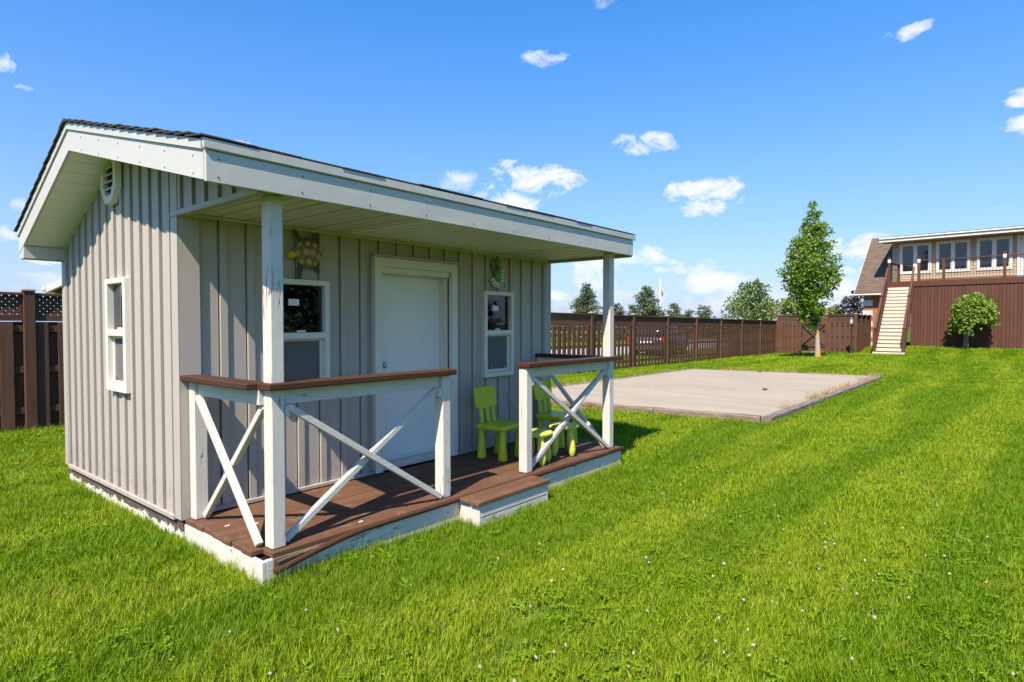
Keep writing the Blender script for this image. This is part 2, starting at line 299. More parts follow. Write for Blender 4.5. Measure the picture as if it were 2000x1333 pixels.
# ---------------------------------------------------------------- mesh helpers
class MB:
    def __init__(s): s.v = []; s.f = []; s.sm = []
    def add(s, vs, fs, smooth=False, outward=None):
        b = len(s.v); s.v += [tuple(p) for p in vs]
        for f in fs:
            f = list(f)
            if outward is not None:
                a, b_, c_ = (Vector(vs[i]) for i in f[:3]); nrm = (b_-a).cross(c_-a)
                ce = sum((Vector(vs[i]) for i in f), Vector())/len(f)
                if nrm.dot(ce-outward) < 0: f.reverse()
            s.f.append([i+b for i in f]); s.sm.append(smooth)
        return s
    def obox(s, c, ax, ay, az, ch=0.0):       # centre and three half-extent vectors, chamfer ch
        c = Vector(c); A = [Vector(ax), Vector(ay), Vector(az)]; L = [a.length for a in A]; U = [a/l for a, l in zip(A, L)]
        sg = [(i, j, k) for i in (-1, 1) for j in (-1, 1) for k in (-1, 1)]
        if ch <= 0:
            vs = [c + A[0]*i + A[1]*j + A[2]*k for i, j, k in sg]
            fs = [(0,1,3,2), (4,5,7,6), (0,1,5,4), (2,3,7,6), (0,2,6,4), (1,3,7,5)]
            return s.add(vs, fs, outward=c)
        vs = []; ix = {}
        for g in sg:
            for q in range(3):
                p = Vector(c)
                for r in range(3): p += U[r]*g[r]*(L[r] if r == q else max(L[r]-ch, L[r]*.3))
                ix[(g, q)] = len(vs); vs.append(p)
        fs = []
        for q in range(3):
            o = [r for r in range(3) if r != q]
            for sgn in (-1, 1):
                def G(a, b):
                    g = [0]*3; g[q] = sgn; g[o[0]] = a; g[o[1]] = b; return tuple(g)
                fs.append([ix[(G(a, b), q)] for a, b in ((-1,-1), (1,-1), (1,1), (-1,1))])
        for q, w in ((0,1), (0,2), (1,2)):
            r = 3-q-w
            for a in (-1, 1):
                for b in (-1, 1):
                    def G(e):
                        g = [0]*3; g[q] = a; g[w] = b; g[r] = e; return tuple(g)
                    fs.append([ix[(G(-1), q)], ix[(G(1), q)], ix[(G(1), w)], ix[(G(-1), w)]])
        for g in sg: fs.append([ix[(g, 0)], ix[(g, 1)], ix[(g, 2)]])
        return s.add(vs, fs, outward=c)
    def box(s, x0, x1, y0, y1, z0, z1, ch=0.0):
        return s.obox(((x0+x1)/2, (y0+y1)/2, (z0+z1)/2), (abs(x1-x0)/2, 0, 0), (0, abs(y1-y0)/2, 0), (0, 0, abs(z1-z0)/2), ch)
    def beam(s, p0, p1, w, h, up=(0, 0, 1), ch=0.0):
        p0 = Vector(p0); p1 = Vector(p1); d = (p1-p0); u = Vector(up); x = d.cross(u)
        if x.length < 1e-6: x = d.cross(Vector((1, 0, 0)))
        x.normalize(); y = x.cross(d).normalized()
        return s.obox((p0+p1)/2, d/2, x*(w/2), y*(h/2), ch)
    def prism(s, poly, ext):                  # planar polygon extruded
        n = len(poly); e = Vector(ext); vs = [Vector(p) for p in poly]; vs += [p+e for p in vs]
        ctr = sum(vs, Vector())/len(vs); a = (vs[1]-vs[0]).cross(vs[2]-vs[1])
        fs = [list(range(n)), list(range(n, 2*n))[::-1]]
        for i in range(n): fs.append([i, i+n, (i+1) % n+n, (i+1) % n])
        flip = sum(((vs[i]-vs[0]).cross(vs[(i+1) % n]-vs[0]) for i in range(n)), Vector()).dot(e) > 0
        if flip: fs = [f[::-1] for f in fs]
        return s.add(vs, fs)
    def tube(s, pts, rad, n=8, cap=True):
        pts = [Vector(p) for p in pts]; rad = rad if isinstance(rad, (list, tuple)) else [rad]*len(pts)
        vs = []; fs = []; ref = None
        for i, p in enumerate(pts):
            d = (pts[min(i+1, len(pts)-1)] - pts[max(i-1, 0)]).normalized()
            if ref is None or abs(d.dot(ref)) > .98: ref = Vector((0, 0, 1)) if abs(d.z) < .9 else Vector((1, 0, 0))
            x = d.cross(ref).normalized(); y = x.cross(d); 
            for k in range(n):
                a = 2*math.pi*k/n; vs.append(p + (x*math.cos(a) + y*math.sin(a))*rad[i])
        for i in range(len(pts)-1):
            for k in range(n):
                fs.append([i*n+k, i*n+(k+1) % n, (i+1)*n+(k+1) % n, (i+1)*n+k])
        s.add(vs, fs, True)
        if cap:
            s.add(vs[:n], [list(range(n))[::-1]]); s.add(vs[-n:], [list(range(n))])
        return s
    def lathe(s, c, prof, n=16, axis=(0, 0, 1), smooth=True):
        ax = Vector(axis).normalized(); x = ax.orthogonal().normalized(); y = ax.cross(x); c = Vector(c); vs = []; fs = []
        for r, z in prof:
            for k in range(n):
                a = 2*math.pi*k/n; vs.append(c + ax*z + (x*math.cos(a) + y*math.sin(a))*max(r, 1e-4))
        for i in range(len(prof)-1):
            for k in range(n): fs.append([i*n+k, i*n+(k+1) % n, (i+1)*n+(k+1) % n, (i+1)*n+k])
        return s.add(vs, fs, smooth)
    def mesh(s, name, mat):
        me = bpy.data.meshes.new(name); me.from_pydata(s.v, [], s.f); me.polygons.foreach_set('use_smooth', s.sm)
        me.materials.append(M[mat] if isinstance(mat, str) else mat); me.update(); return me
    def build(s, name, mat, parent=None, kind=None, label=None):
        return link(name, s.mesh(name, mat), parent, kind=kind, label=label)
def link(name, me, parent=None, loc=None, rz=0, kind=None, label=None, scale=None):
    o = bpy.data.objects.new(name, me); COL.objects.link(o)
    if parent is not None: o.parent = parent
    if loc is not None: o.location = loc
    if rz: o.rotation_euler = (0, 0, rz)
    if scale is not None: o.scale = scale
    if kind: o['kind'] = kind
    if label: o['label'] = label
    return o
def tag(o, label, cat, group=None):
    o['label'] = label; o['category'] = cat
    if group: o['group'] = group
    return o
def thing(name, label, cat, loc=(0, 0, 0), rz=0, group=None):
    o = bpy.data.objects.new(name, None); COL.objects.link(o); o.empty_display_size = .2
    o.location = loc; o.rotation_euler = (0, 0, rz); return tag(o, label, cat, group)
def copy_tree(o, parent=None):
    c = o.copy(); COL.objects.link(c); c.parent = parent
    for ch in list(o.children): copy_tree(ch, c)
    return c
def np_mesh(name, V, F, mat, smooth=False, nper=4):
    me = bpy.data.meshes.new(name); V = np.asarray(V, np.float32); F = np.asarray(F, np.int32)
    me.vertices.add(len(V)); me.vertices.foreach_set('co', V.ravel())
    me.loops.add(F.size); me.loops.foreach_set('vertex_index', F.ravel())
    me.polygons.add(len(F)); me.polygons.foreach_set('loop_start', np.arange(len(F), dtype=np.int32)*nper)
    me.polygons.foreach_set('use_smooth', np.full(len(F), smooth))
    me.materials.append(M[mat] if isinstance(mat, str) else mat); me.update(calc_edges=True); me.validate(); return me

# ---------------------------------------------------------------- the ground
def sst(x, a, b):
    t = np.clip((x-a)/(b-a), 0, 1); return t*t*(3-2*t)
HA = R(YAW-44); HN = np.array([math.cos(HA), math.sin(HA)]); HT = np.array([HN[1], -HN[0]])   # house: into, along (to the right)
HP = np.array(cw(20.6, 32.5))
def hw(n, t_): p = HP + HN*n + HT*t_; return (float(p[0]), float(p[1]))
def T(x, y):
    x = np.asarray(x, float); y = np.asarray(y, float)
    a = sst(y, 2.5, 6)*(1-sst(y, 9, 13))*(.05-.0065*np.clip(x, -8, 33))*(1-sst(x, 34, 38))*sst(x, -14, -8)
    n = (x-HP[0])*HN[0]+(y-HP[1])*HN[1]; t_ = (x-HP[0])*HT[0]+(y-HP[1])*HT[1]
    b = .24*sst(n, -4.2, -.6)*sst(t_, -2.6, -.6)
    u = .012*np.sin(x*.9+1)*np.sin(y*.8)*sst(np.hypot(x-CAM.x, y-CAM.y), 1, 4)
    near = 1-sst(np.maximum(np.maximum(-.9-x, x-4.9), np.maximum(-.9-y, y-4.2)), 0, 1.2)
    dip = -.038*sst(x, .2, 1.4)*(1-sst(x, 4.2, 5.4))*sst(y, -1.6, -.35)*(1-sst(y, .1, 1.0))
    return a*(1-near)+b+u*(1-near)+dip
def axis_pts(lo, hi, step, out):
    c = np.arange(lo, hi+1e-6, step); e = np.array([1, 3, 8, 20, 50, 120, 300, 700, 1500.])
    return np.concatenate([lo-e[::-1], c, hi+e]) if out else c
gx = axis_pts(-14, 56, .5, True); gy = axis_pts(-24, 34, .5, True)
GX, GY = np.meshgrid(gx, gy, indexing='ij'); GZ = T(GX, GY)
nx, ny = GX.shape; V = np.stack([GX, GY, GZ], -1).reshape(-1, 3)
ii, jj = np.meshgrid(np.arange(nx-1), np.arange(ny-1), indexing='ij'); b0 = (ii*ny+jj).ravel()
F = np.stack([b0, b0+ny, b0+ny+1, b0+1], -1)
lawn = link('lawn', np_mesh('lawn', V, F, 'lawn', True)); lawn['kind'] = 'structure'
def Tz(x, y): return float(T(x, y))
# road behind the long fence
m = MB(); m.box(-60, 120, 11.2, 19.0, -.05, .03); rd = m.build('road', 'asphalt'); rd['kind'] = 'structure'

# ---------------------------------------------------------------- the shed with its porch
D = .17                                        # deck level
shed = thing('garden_shed', 'taupe board and batten garden shed with white trimmed porch on the lawn', 'shed')
UW, VW, VB, UR = -.078, 1.01, 3.52, 4.0        # side wall, front wall, back wall, right end
ZS = D+2.035                                   # porch soffit
UF, VF, UFR = -.40, -.105, 3.99                # rake fascia, front fascia, right end of roof
VRG, ZRG = 2.11, D+2.571                       # ridge: lower edge of the rake boards
SF = (ZRG-(D+2.025))/(VRG-VF); SB = .43
VE = 3.62                                      # back eave
def zl(v): return ZRG-(VRG-v)*SF if v < VRG else ZRG-(v-VRG)*SB

def rects_minus(a, b, z0, z1, holes):
    out = [(a, b, z0, z1)]
    for (h0, h1, k0, k1) in holes:
        nxt = []
        for (p, q, r, s_) in out:
            if q <= h0+1e-4 or p >= h1-1e-4 or s_ <= k0+1e-4 or r >= k1-1e-4: nxt.append((p, q, r, s_)); continue
            if p < h0: nxt.append((p, h0, r, s_))
            if q > h1: nxt.append((h1, q, r, s_))
            if r < k0: nxt.append((max(p, h0), min(q, h1), r, k0))
            if s_ > k1: nxt.append((max(p, h0), min(q, h1), k1, s_))
        out = nxt
    return out
def wall(name, length, to3, z0, ztop, holes, period, batten, parent, off=0.0, gap=.010):
    """board-and-batten skin: every strip is a panel of its own. to3(s, depth, z) -> point, depth out of the wall"""
    core = MB()
    w_ = thing_part(name, parent)
    s = off; cores = MB()
    while s < length-1e-3:
        e = min(s+period, length)
        def slab(p, q, r, t_, d0, d1, core=False):
            za, zb = ztop(p), ztop(q)
            tp = t_ is None
            poly = [to3(p, d1, r), to3(q, d1, r), to3(q, d1, zb if tp else t_), to3(p, d1, za if tp else t_)]
            back = [to3(p, d0, r), to3(q, d0, r), to3(q, d0, zb if tp else t_), to3(p, d0, za if tp else t_)]
            ctr = sum((Vector(x) for x in poly+back), Vector())/8
            m = cores if core else MB(); m.add(poly+back, [(0,1,2,3), (4,5,6,7), (0,1,5,4), (1,2,6,5), (2,3,7,6), (3,0,4,7)], outward=ctr)
            if not core: m.build('siding_panel' if d1 < .01 else 'batten', 'siding', w_)
        pb = max(e-batten, s)
        for (a, b, d1) in ((s+.003, pb-gap, .006), (pb, min(pb+batten, e), .021)):
            if b-a < .004: continue
            top = max(ztop(a), ztop(b))
            for (p, q, r, t_) in rects_minus(a, b, z0, top, holes):
                slab(p, q, r, None if t_ >= top-1e-4 else t_, -.02 if d1 < .01 else -.005, d1)
        for (p, q, r, t_) in rects_minus(s, e, z0, max(ztop(s), ztop(e)), holes): slab(p, q, r, None if t_ >= max(ztop(s), ztop(e))-1e-4 else t_, -.032, -.022, True)
        s = e
    cores.build('wall_core', 'siding', w_)
    return w_
def thing_part(name, parent):
    o = bpy.data.objects.new(name, None); COL.objects.link(o); o.parent = parent; o.empty_display_size = .1; return o

WINZ = (D+.745, D+1.64)
FW1 = (.56, 1.027); FW2 = (2.854, 3.322); SWV = (1.875, 2.30)
DO = (1.545, 2.385, D-.01, D+1.795)
fr_holes = [(FW1[0]-UW, FW1[1]-UW, *WINZ), (FW2[0]-UW, FW2[1]-UW, *WINZ), (DO[0]-UW, DO[1]-UW, DO[2], DO[3])]
wall('front_wall', UR-UW, lambda s, d, z: (UW+s, VW-d, z), D+.012, lambda s: ZS+.01, fr_holes, .195, .05, shed, off=.11)
# gable side: s runs from the front fascia to the back
L0 = VF+.02
side_holes = [(SWV[0]-L0, SWV[1]-L0, D+.775, D+1.65), (-.1, VW-L0-.001, -1, ZS-.02)]
wall('gable_wall', VB-L0, lambda s, d, z: (UW-d, L0+s, z), D-.0, lambda s: zl(L0+s)+.02, side_holes, .178, .042, shed, gap=.020)
wall('back_wall', UR-UW, lambda s, d, z: (UR-s, VB+d, z), D-.0, lambda s: zl(VB), [], .39, .05, shed)
wall('right_wall', VB-L0, lambda s, d, z: (UR+d, VB-s, z), D-.0, lambda s: zl(VB-s)+.02, [(VB-VW+.001, 9, -1, ZS-.02)], .356, .042, shed)
# corner and base trim
for (nm, args) in (('corner_trim', (UW-.026, UW-.021, VW-.03, VW+.075, D-.005, zl(VW)+.0)), ('corner_trim', (UW-.026, UW+.115, VW-.03, VW-.024, D-.005, ZS)),
                   ('corner_trim', (UW-.027, UW-.020, VB-.07, VB+.027, D-.005, zl(VB)+.02)), ('corner_trim', (UR-.10, UR+.027, VW-.03, VW-.023, D-.0, ZS)), ('corner_trim', (UR+.021, UR+.027, VW-.03, VW+.07, D-.0, ZS))):
    m = MB(); m.box(*args, ch=.001); m.build(nm, 'siding', shed)
m = MB(); m.box(UW-.034, UW-.008, VW+.08, VB-.075, D-.022, D+.012, .004); m.build('base_trim', 'siding', shed)
for a, b in ((UW+.12, 1.46), (2.46, UR-.105)):
    m = MB(); m.box(a, b, VW-.036, VW-.007, D+.006, D+.035, .004); m.build('base_trim', 'siding', shed)
m = MB(); m.box(UW-.035, UW+.02, L0, VW+.06, ZS-.030, ZS+.008, .004); m.build('soffit_trim', 'siding', shed)
m = MB(); m.box(UR-.02, UR+.03, L0, VW+.06, ZS-.03, ZS+.008, .004); m.build('soffit_trim', 'fascia', shed)
# room inside
m = MB(); m.box(UW+.06, UR-.06, VW+.20, VB-.06, D-.02, D+.01); m.build('floor', 'room', shed)
m = MB(); m.box(UW+.05, UR-.05, VB-.05, VB-.03, D, zl(VB)); m.build('inner_lining', 'room', shed)
m = MB(); m.box(UW+.03, UR-.03, VW+.03, VB-.03, D+2.02, D+2.035); m.build('inner_ceiling', 'room', shed)
# foundation band
m = MB(); m.box(UW-.004, UW+.03, VW-.0, VB, -.05, D-.024); m.build('foundation', 'foundation', shed)
m = MB(); m.box(UR-.03, UR+.004, 0.03, VB, -.05, D-.024); m.build('foundation', 'foundation', shed)
m = MB(); m.box(UW, UR, VB-.03, VB+.004, -.05, D-.024); m.build('foundation', 'foundation', shed)

# windows: thing > window > frame pieces, panes
def window(parent, to3, s0, s1, z0, z1, sticker=None):
    w_ = thing_part('window', parent)
    def bx(a, b, c, d, p, q, mat, name, ch=.003):
        A = [Vector(to3(x, y, z)) for x in (a, b) for y in (p, q) for z in (c, d)]
        ctr = sum(A, Vector())/8; m = MB()
        m.obox(ctr, (A[4]-A[0])/2, (A[2]-A[0])/2, (A[1]-A[0])/2, ch); return m.build(name, mat, w_)
    f = .042; zm = z0+(z1-z0)*.49
    for nm, a, b, c, d in (('frame', s0, s0+f, z0, z1), ('frame', s1-f, s1, z0, z1), ('frame', s0+f, s1-f, z1-f, z1), ('frame', s0+f, s1-f, z0, z0+f*1.1), ('meeting_rail', s0+f, s1-f, zm, zm+.05)):
        bx(a, b, c, d, -.05, .034, 'vinyl_white', nm, .005)
    bx(s0+f, s1-f, zm+.05, z1-f, -.022, -.017, 'glass', 'pane', 0)
    # lower sash set back with its insect screen
    g = .026
    for a, b, c, d in ((s0+f, s0+f+g, z0+f*1.1, zm), (s1-f-g, s1-f, z0+f*1.1, zm), (s0+f+g, s1-f-g, zm-g*.6, zm), (s0+f+g, s1-f-g, z0+f*1.1, z0+f*1.1+g*1.3)):
        bx(a, b, c, d, -.045, -.006, 'vinyl_white', 'sash', .003)
    bx(s0+f+g, s1-f-g, z0+f*1.1+g*1.3, zm-g*.6, -.018, -.0165, 'screen', 'insect_screen', 0)
    bx(s0+f+g, s1-f-g, z0+f*1.1+g*1.3, zm-g*.6, -.040, -.036, 'glass', 'pane', 0)
    bx((s0+s1)/2-.035, (s0+s1)/2+.035, zm+.05, zm+.068, -.014, .004, 'vinyl_white', 'latch', .003)
    for k in (.3, .75): bx(s0+(s1-s0)*k-.007, s0+(s1-s0)*k+.007, z0+f*1.1+g*1.4, z0+f*1.1+g*1.4+.03, -.008, -.002, 'steel', 'sash_clip', 0)
    if sticker: bx(s0+sticker-.045, s0+sticker+.045, z1-.20, z1-.15, -.0165, -.0155, 'paper', 'paper_note', 0)
    return w_
window(shed, lambda s, d, z: (s, VW-.021-d, z), FW1[0], FW1[1], *WINZ, sticker=.18)
window(shed, lambda s, d, z: (s, VW-.021-d, z), FW2[0], FW2[1], *WINZ, sticker=.22)
window(shed, lambda s, d, z: (UW-.021-d, s, z), SWV[0], SWV[1], D+.775, D+1.65)
# trinkets on the sill behind the side window
ch_ = thing('wind_chime', 'small white hanging ornament behind the side window', 'ornament', (UW+.10, 2.06, 0))
m = MB(); m.lathe((0, 0, D+1.47), [(0, -.03), (.035, -.01), (.03, .03), (0, .05)], 10); m.build('bell', 'paper', ch_)
m = MB(); m.tube([(0, 0, D+1.52), (0, 0, D+2.02)], .002, 4); m.build('cord', 'paper', ch_)
for k in range(5): m = MB(); m.lathe((.0, -.06+.03*k, D+1.40-.02*(k % 2)), [(0, -.012), (.01, 0), (0, .012)], 8); m.build('bead', 'paper', ch_)

# door in its frame
dr = thing_part('door', shed)
m = MB(); m.box(DO[0]+.004, DO[1]-.004, VW+.115, VW+.155, D+.075, DO[3]-.045, .002); m.build('door_slab', 'door_white', dr)
m = MB(); m.box(DO[0]+.004, DO[1]-.004, VW+.10, VW+.115, D+.06, D+.10, .002); m.build('door_sweep', 'vinyl_white', dr)
m = MB(); m.box(DO[0]-.01, DO[1]+.01, VW-.015, VW+.16, D+.012, D+.058, .004); m.build('threshold', 'white_x', dr)
for (a, b, c, d, e, f, nm) in ((DO[0]-.078, DO[0], D+.012, D+1.875, -.055, .01, 'casing'), (DO[1], DO[1]+.072, D+.012, D+1.875, -.055, .01, 'casing'), (DO[0], DO[1], DO[3], D+1.875, -.055, .01, 'casing'),
                   (DO[0], DO[0]+.018, D+.058, DO[3], .01, .16, 'jamb'), (DO[1]-.018, DO[1], D+.058, DO[3], .01, .16, 'jamb'), (DO[0]+.018, DO[1]-.018, DO[3]-.05, DO[3], -.03, .16, 'jamb')):
    m = MB(); m.box(a, b, VW+e, VW+f, c, d, .003); m.build(nm, 'vinyl_white', dr)
m = MB(); m.box(DO[0]-.10, DO[1]+.09, VW-.07, VW+.0, D+1.877, D+1.898, .003); m.build('drip_cap', 'siding', dr)
for a, b in ((DO[0]-.104, DO[0]-.080), (DO[1]+.074, DO[1]+.094)):
    m = MB(); m.box(a, b, VW-.05, VW-.005, D+.04, D+1.875, .003); m.build('channel_trim', 'siding', dr)
m = MB(); m.lathe((DO[0]+.105, VW+.115, D+.93), [(.0, .075), (.018, .073), (.027, .055), (.024, .035), (.012, .028), (.012, .01), (.028, .008), (.028, 0)], 16, (0, -1, 0)); m.build('door_knob', 'steel', dr)

# octagonal louvred gable vent
vt = thing_part('gable_vent', shed)
vc, zc, hw_, hh = 2.165, D+2.435, .165, .20
def octo(k, dx): return [(dx, vc+a*hw_*k, zc+b*hh*(1-(1-k)*.8)) for a, b in ((-.45,-1), (.45,-1), (1,-.42), (1,.42), (.45,1), (-.45,1), (-1,.42), (-1,-.42))]
xo, xb = UW-.060, UW-.021
m = MB(); O1 = octo(1, xo); I1 = octo(.68, xo); O2 = octo(1.06, xb); I2 = octo(.68, xb-.005)
vs = O1+I1+O2+I2; fs = []
for i in range(8):
    j = (i+1) % 8; fs += [(i, j, 8+j, 8+i), (i, 16+i, 16+j, j), (8+i, 8+j, 24+j, 24+i)]
m.add(vs, fs); m.build('vent_frame', 'vinyl_white', vt)
m = MB(); m.prism(octo(.67, xb-.003), (.002, 0, 0)); m.build('vent_backing', 'black_metal_and_gap_shade', vt)
for k in range(6):
    z_ = zc-hh*.68+k*hh*.27; w2 = hw_*.68*(1 if abs(z_-zc) < hh*.32 else .82 if abs(z_-zc) < hh*.5 else .6)
    m = MB(); m.beam((xo+.020, vc-w2, z_), (xo+.020, vc+w2, z_), .045, .006, (1, 0, -1.1)); m.build('louvre', 'vinyl_white', vt)

# roof
rf = thing_part('roof', shed)
RH = .150                                      # rake/fascia board height
def rake(x0, x1, nm, dz0, dz1, v0=VF, v1=VE, mat='fascia', skip=0):
    for a, b in ((v0, VRG), (VRG, v1)):
        m = MB(); poly = [(x0, a, zl(a)+dz0), (x0, b, zl(b)+dz0), (x0, b, zl(b)+dz1), (x0, a, zl(a)+dz1)]
        m.prism(poly, (x1-x0, 0, 0)); m.build(nm, mat, rf)
rake(UF, UF+.02, 'rake_board', 0, RH); rake(UF-.012, UF+.018, 'drip_edge', RH+.002, RH+.050)
rake(UFR-.02, UFR, 'rake_board', 0, RH); rake(UFR-.018, UFR+.012, 'drip_edge', RH+.002, RH+.05)
# sloping soffit strips under the rake
for seg, sgn in ((VF, 1), (VRG, 1)):
    a = seg; end = VRG if seg == VF else VB+.02
    while a < end-.01:
        b = min(a+.128, end); m = MB()
        m.prism([(UF+.022, a+.002, zl(a+.002)+.008), (UW-.006, a+.002, zl(a+.002)+.008), (UW-.006, b-.002, zl(b-.002)+.008), (UF+.022, b-.002, zl(b-.002)+.008)], (0, 0, .008)); m.build('rake_soffit', 'soffit_plain', rf); a = b
m = MB(); m.prism([(UF+.022, VB+.03, zl(VB)+.02), (UF+.022, VRG, ZRG+.02), (UF+.022, VF+.02, zl(VF)+.02), (UF+.022, VF+.02, zl(VF)+.03), (UF+.022, VRG, ZRG+.03), (UF+.022, VB+.03, zl(VB)+.03)], (UW-UF-.03, 0, 0)); m.build('sheathing', 'soffit_plain', rf)
# boxed return at the back eave
m = MB(); m.prism([(UF+.003, VE-.003, zl(VE)-.045), (UF+.003, VB-.05, zl(VB)-.085), (UF+.003, VB-.05, zl(VB-.05)), (UF+.003, VE-.003, zl(VE))], (UW-UF-.01, 0, 0)); m.build('eave_return', 'fascia', rf)
m = MB(); m.box(UF+.03, UFR-.02, VE-.022, VE-.002, zl(VE)-.02, zl(VE)+RH, .002); m.build('back_fascia', 'fascia', rf)
# front fascia with its flashing
m = MB(); m.box(UF+.001, UFR-.021, VF-.022, VF-.002, D+2.014, D+2.014+.158, .003); m.build('front_fascia', 'fascia', rf)
m = MB(); m.prism([(UF-.012, VF-.024, D+2.174), (UF-.012, VF-.036, D+2.180), (UF-.012, VF-.036, D+2.226), (UF-.012, VF-.004, D+2.232)], (UFR-UF+.022, 0, 0)); m.build('front_flashing', 'fascia', rf)
for k in range(10):
    for zz in (.03, .12):
        m = MB(); m.lathe((UF+.06+k*.47+.05*zz, VF-.022, D+2.014+zz), [(.0, .004), (.004, .003), (.005, 0)], 6, (0, -1, 0)); m.build('nail', 'nail', rf)
for k in range(6):
    for dz in (.02, .11):
        v_ = VF+.12+k*.36; m = MB(); m.lathe((UF, v_, zl(v_)+dz), [(.0, .004), (.004, .003), (.005, 0)], 6, (-1, 0, 0)); m.build('nail', 'nail', rf)
# porch soffit panels, rib along the depth of the porch
k = 0; a = UW+.03
while a < UR-.03:
    b = min(a+.305, UR-.025); m = MB()
    for i in range(3):
        p = a+(b-a)*i/3; q = a+(b-a)*(i+1)/3
        m.box(p+.004, q-.010, VF+.0, VW-.03, ZS, ZS+.006); m.box(q-.010, q+.004, VF, VW-.03, ZS+.009, ZS+.012)
    m.build('soffit_panel', 'soffit' if k in (0, 1, 2, 3, 10, 11, 12) else 'soffit_plain', rf); a = b; k += 1
m = MB(); m.box(UW+.03, UR-.03, VW-.045, VW-.022, ZS-.022, ZS-.001, .003); m.build('soffit_channel', 'fascia', rf)
m = MB(); m.box(UW+.03, UR-.03, VF, VF+.02, ZS-.015, ZS+.1); m.build('fascia_backing', 'soffit_plain', rf)
# shingle courses
for (v0, v1, n_) in ((VF-.035, VRG, 16), (VE+.035, VRG, 11)):
    for i in range(n_):
        a = v0+(v1-v0)*i/n_; b = v0+(v1-v0)*(i+1.25)/n_ if i < n_-1 else v1
        m = MB(); x = UF-.03; dirn = 1 if v1 > v0 else -1
        while x < UFR+.02:
            w_ = rnd.uniform(.25, .4); x2 = min(x+w_, UFR+.02); j = rnd.uniform(-.008, .008); h = rnd.uniform(0, .008)
            za = zl(min(max(a+j, VF-.05), VE+.05))+RH+.052; zb = zl(b)+RH+.052
            poly = [(x, a+j, za+.012+h), (x, b, zb), (x, b, zb+.006), (x, a+j, za+.020+h)]
            m.prism(poly, (x2-x-.004, 0, 0)); x = x2
        m.build('shingle_course', 'shingle', rf)
m = MB(); m.prism([(UF-.03, VRG-.12, ZRG+RH+.045), (UF-.03, VRG, ZRG+RH+.075), (UF-.03, VRG+.12, ZRG+RH+.03), (UF-.03, VRG, ZRG+RH+.06)], (UFR-UF+.05, 0, 0)); m.build('ridge_cap', 'shingle', rf)
m = MB(); m.prism([(UF+.022, VF+.01, zl(VF)+RH-.0), (UF+.022, VRG, ZRG+RH), (UF+.022, VE-.01, zl(VE)+RH), (UF+.022, VE-.01, zl(VE)+RH+.04), (UF+.022, VRG, ZRG+RH+.045), (UF+.022, VF+.01, zl(VF)+RH+.04)], (UFR-UF-.044, 0, 0)); m.build('roof_deck', 'room', rf)

# porch deck
dk = thing_part('porch_deck', shed)
nb = 7; bw = (VW-.02-.075)/nb
for i in range(nb):
    a = .075+i*bw; m = MB(); e0 = -.085+rnd.uniform(-.008, .012)
    m.box(e0, UR-.02+rnd.uniform(-.01, .01), a+.004, a+bw-.006, D-.032, D+rnd.uniform(-.002, .001), .004); m.build('deck_board', 'deck', dk)
# nosing board, split and drooping at its left end
m = MB(); m.box(-.02, UR-.10, -.035, .072, D-.032, D+.001, .005); m.build('deck_board', 'deck', dk)
def lip(x): 
    q = max(0, (.62-x)/.64); return D-.018-.085*q**1.5, -.058-.012*q
m = MB(); xs = [-.02, .03, .09, .16, .24, .33, .43, .53, .62, .8, 1.0, 1.35, 2.0, 2.7, 3.3, 3.6]; pts = []; rs = []
for x in xs: z_, y_ = lip(x); pts.append((x, y_+.012, z_)); rs.append(.019)
m.tube(pts, rs, 10); m.build('nosing', 'rail', dk)
m = MB(); m.box(3.6, UR-.075, -.062, -.036, D-.034, D+.004, .006); m.build('nosing', 'rail', dk)
m = MB(); m.prism([(-.018, -.037, D-.030), (.60, -.037, D-.030), (.60, -.037, D-.034), (.33, -.037, D-.055), (.12, -.037, D-.078), (-.018, -.037, D-.088)], (0, -.012, 0)); m.build('split_face', 'raw_wood', dk)
for k in range(9):
    x = .0+k*.055; m = MB(); m.beam((x, -.052, D-.034-.006*(9-k)/3), (x+.10, -.052, D-.031-.004*(9-k)/4), .012, .006, (0, 0, 1)); m.build('splinter', 'raw_wood', dk)
# skirting boards
m = MB(); m.box(-.055, UR-.12, -.034, -.006, -.06, D-.034, .004); m.build('skirt_board', 'white_flaking', dk)
m = MB(); m.box(-.082, -.056, -.034, VW-.02, -.06, D-.036, .004); m.build('skirt_board', 'white_flaking_y', dk)
m = MB(); m.box(UR-.12, UR-.095, -.034, VW-.02, -.06, D-.036, .004); m.build('skirt_board', 'white_y', dk)
m = MB(); m.box(-.05, UR-.12, -.0, VW-.02, -.04, D-.05); m.build('deck_gap_shade', 'black_metal_and_gap_shade', dk)  # solid fill under the deck, coloured black as shade in the board gaps
# step in front of the opening
st = thing_part('porch_step', shed)
m = MB(); m.box(1.445, 2.335, -.262, -.170, D-.034, D-.002, .006); m.build('tread', 'deck', st)
m = MB(); m.box(1.450, 2.335, -.164, -.062, D-.034, D-.001, .006); m.build('tread', 'deck', st)
m = MB(); m.box(1.50, 2.30, -.245, -.222, .045, D-.036, .003); m.build('riser', 'white_x', st)
m = MB(); m.box(1.50, 2.30, -.243, -.222, -.06, .038, .003); m.build('riser', 'white_x', st)
m = MB(); m.box(1.478, 1.499, -.243, -.036, -.06, D-.036, .003); m.build('side_board', 'white_y', st)
m = MB(); m.box(2.301, 2.322, -.243, -.036, -.06, D-.036, .003); m.build('side_board', 'white_y', st)

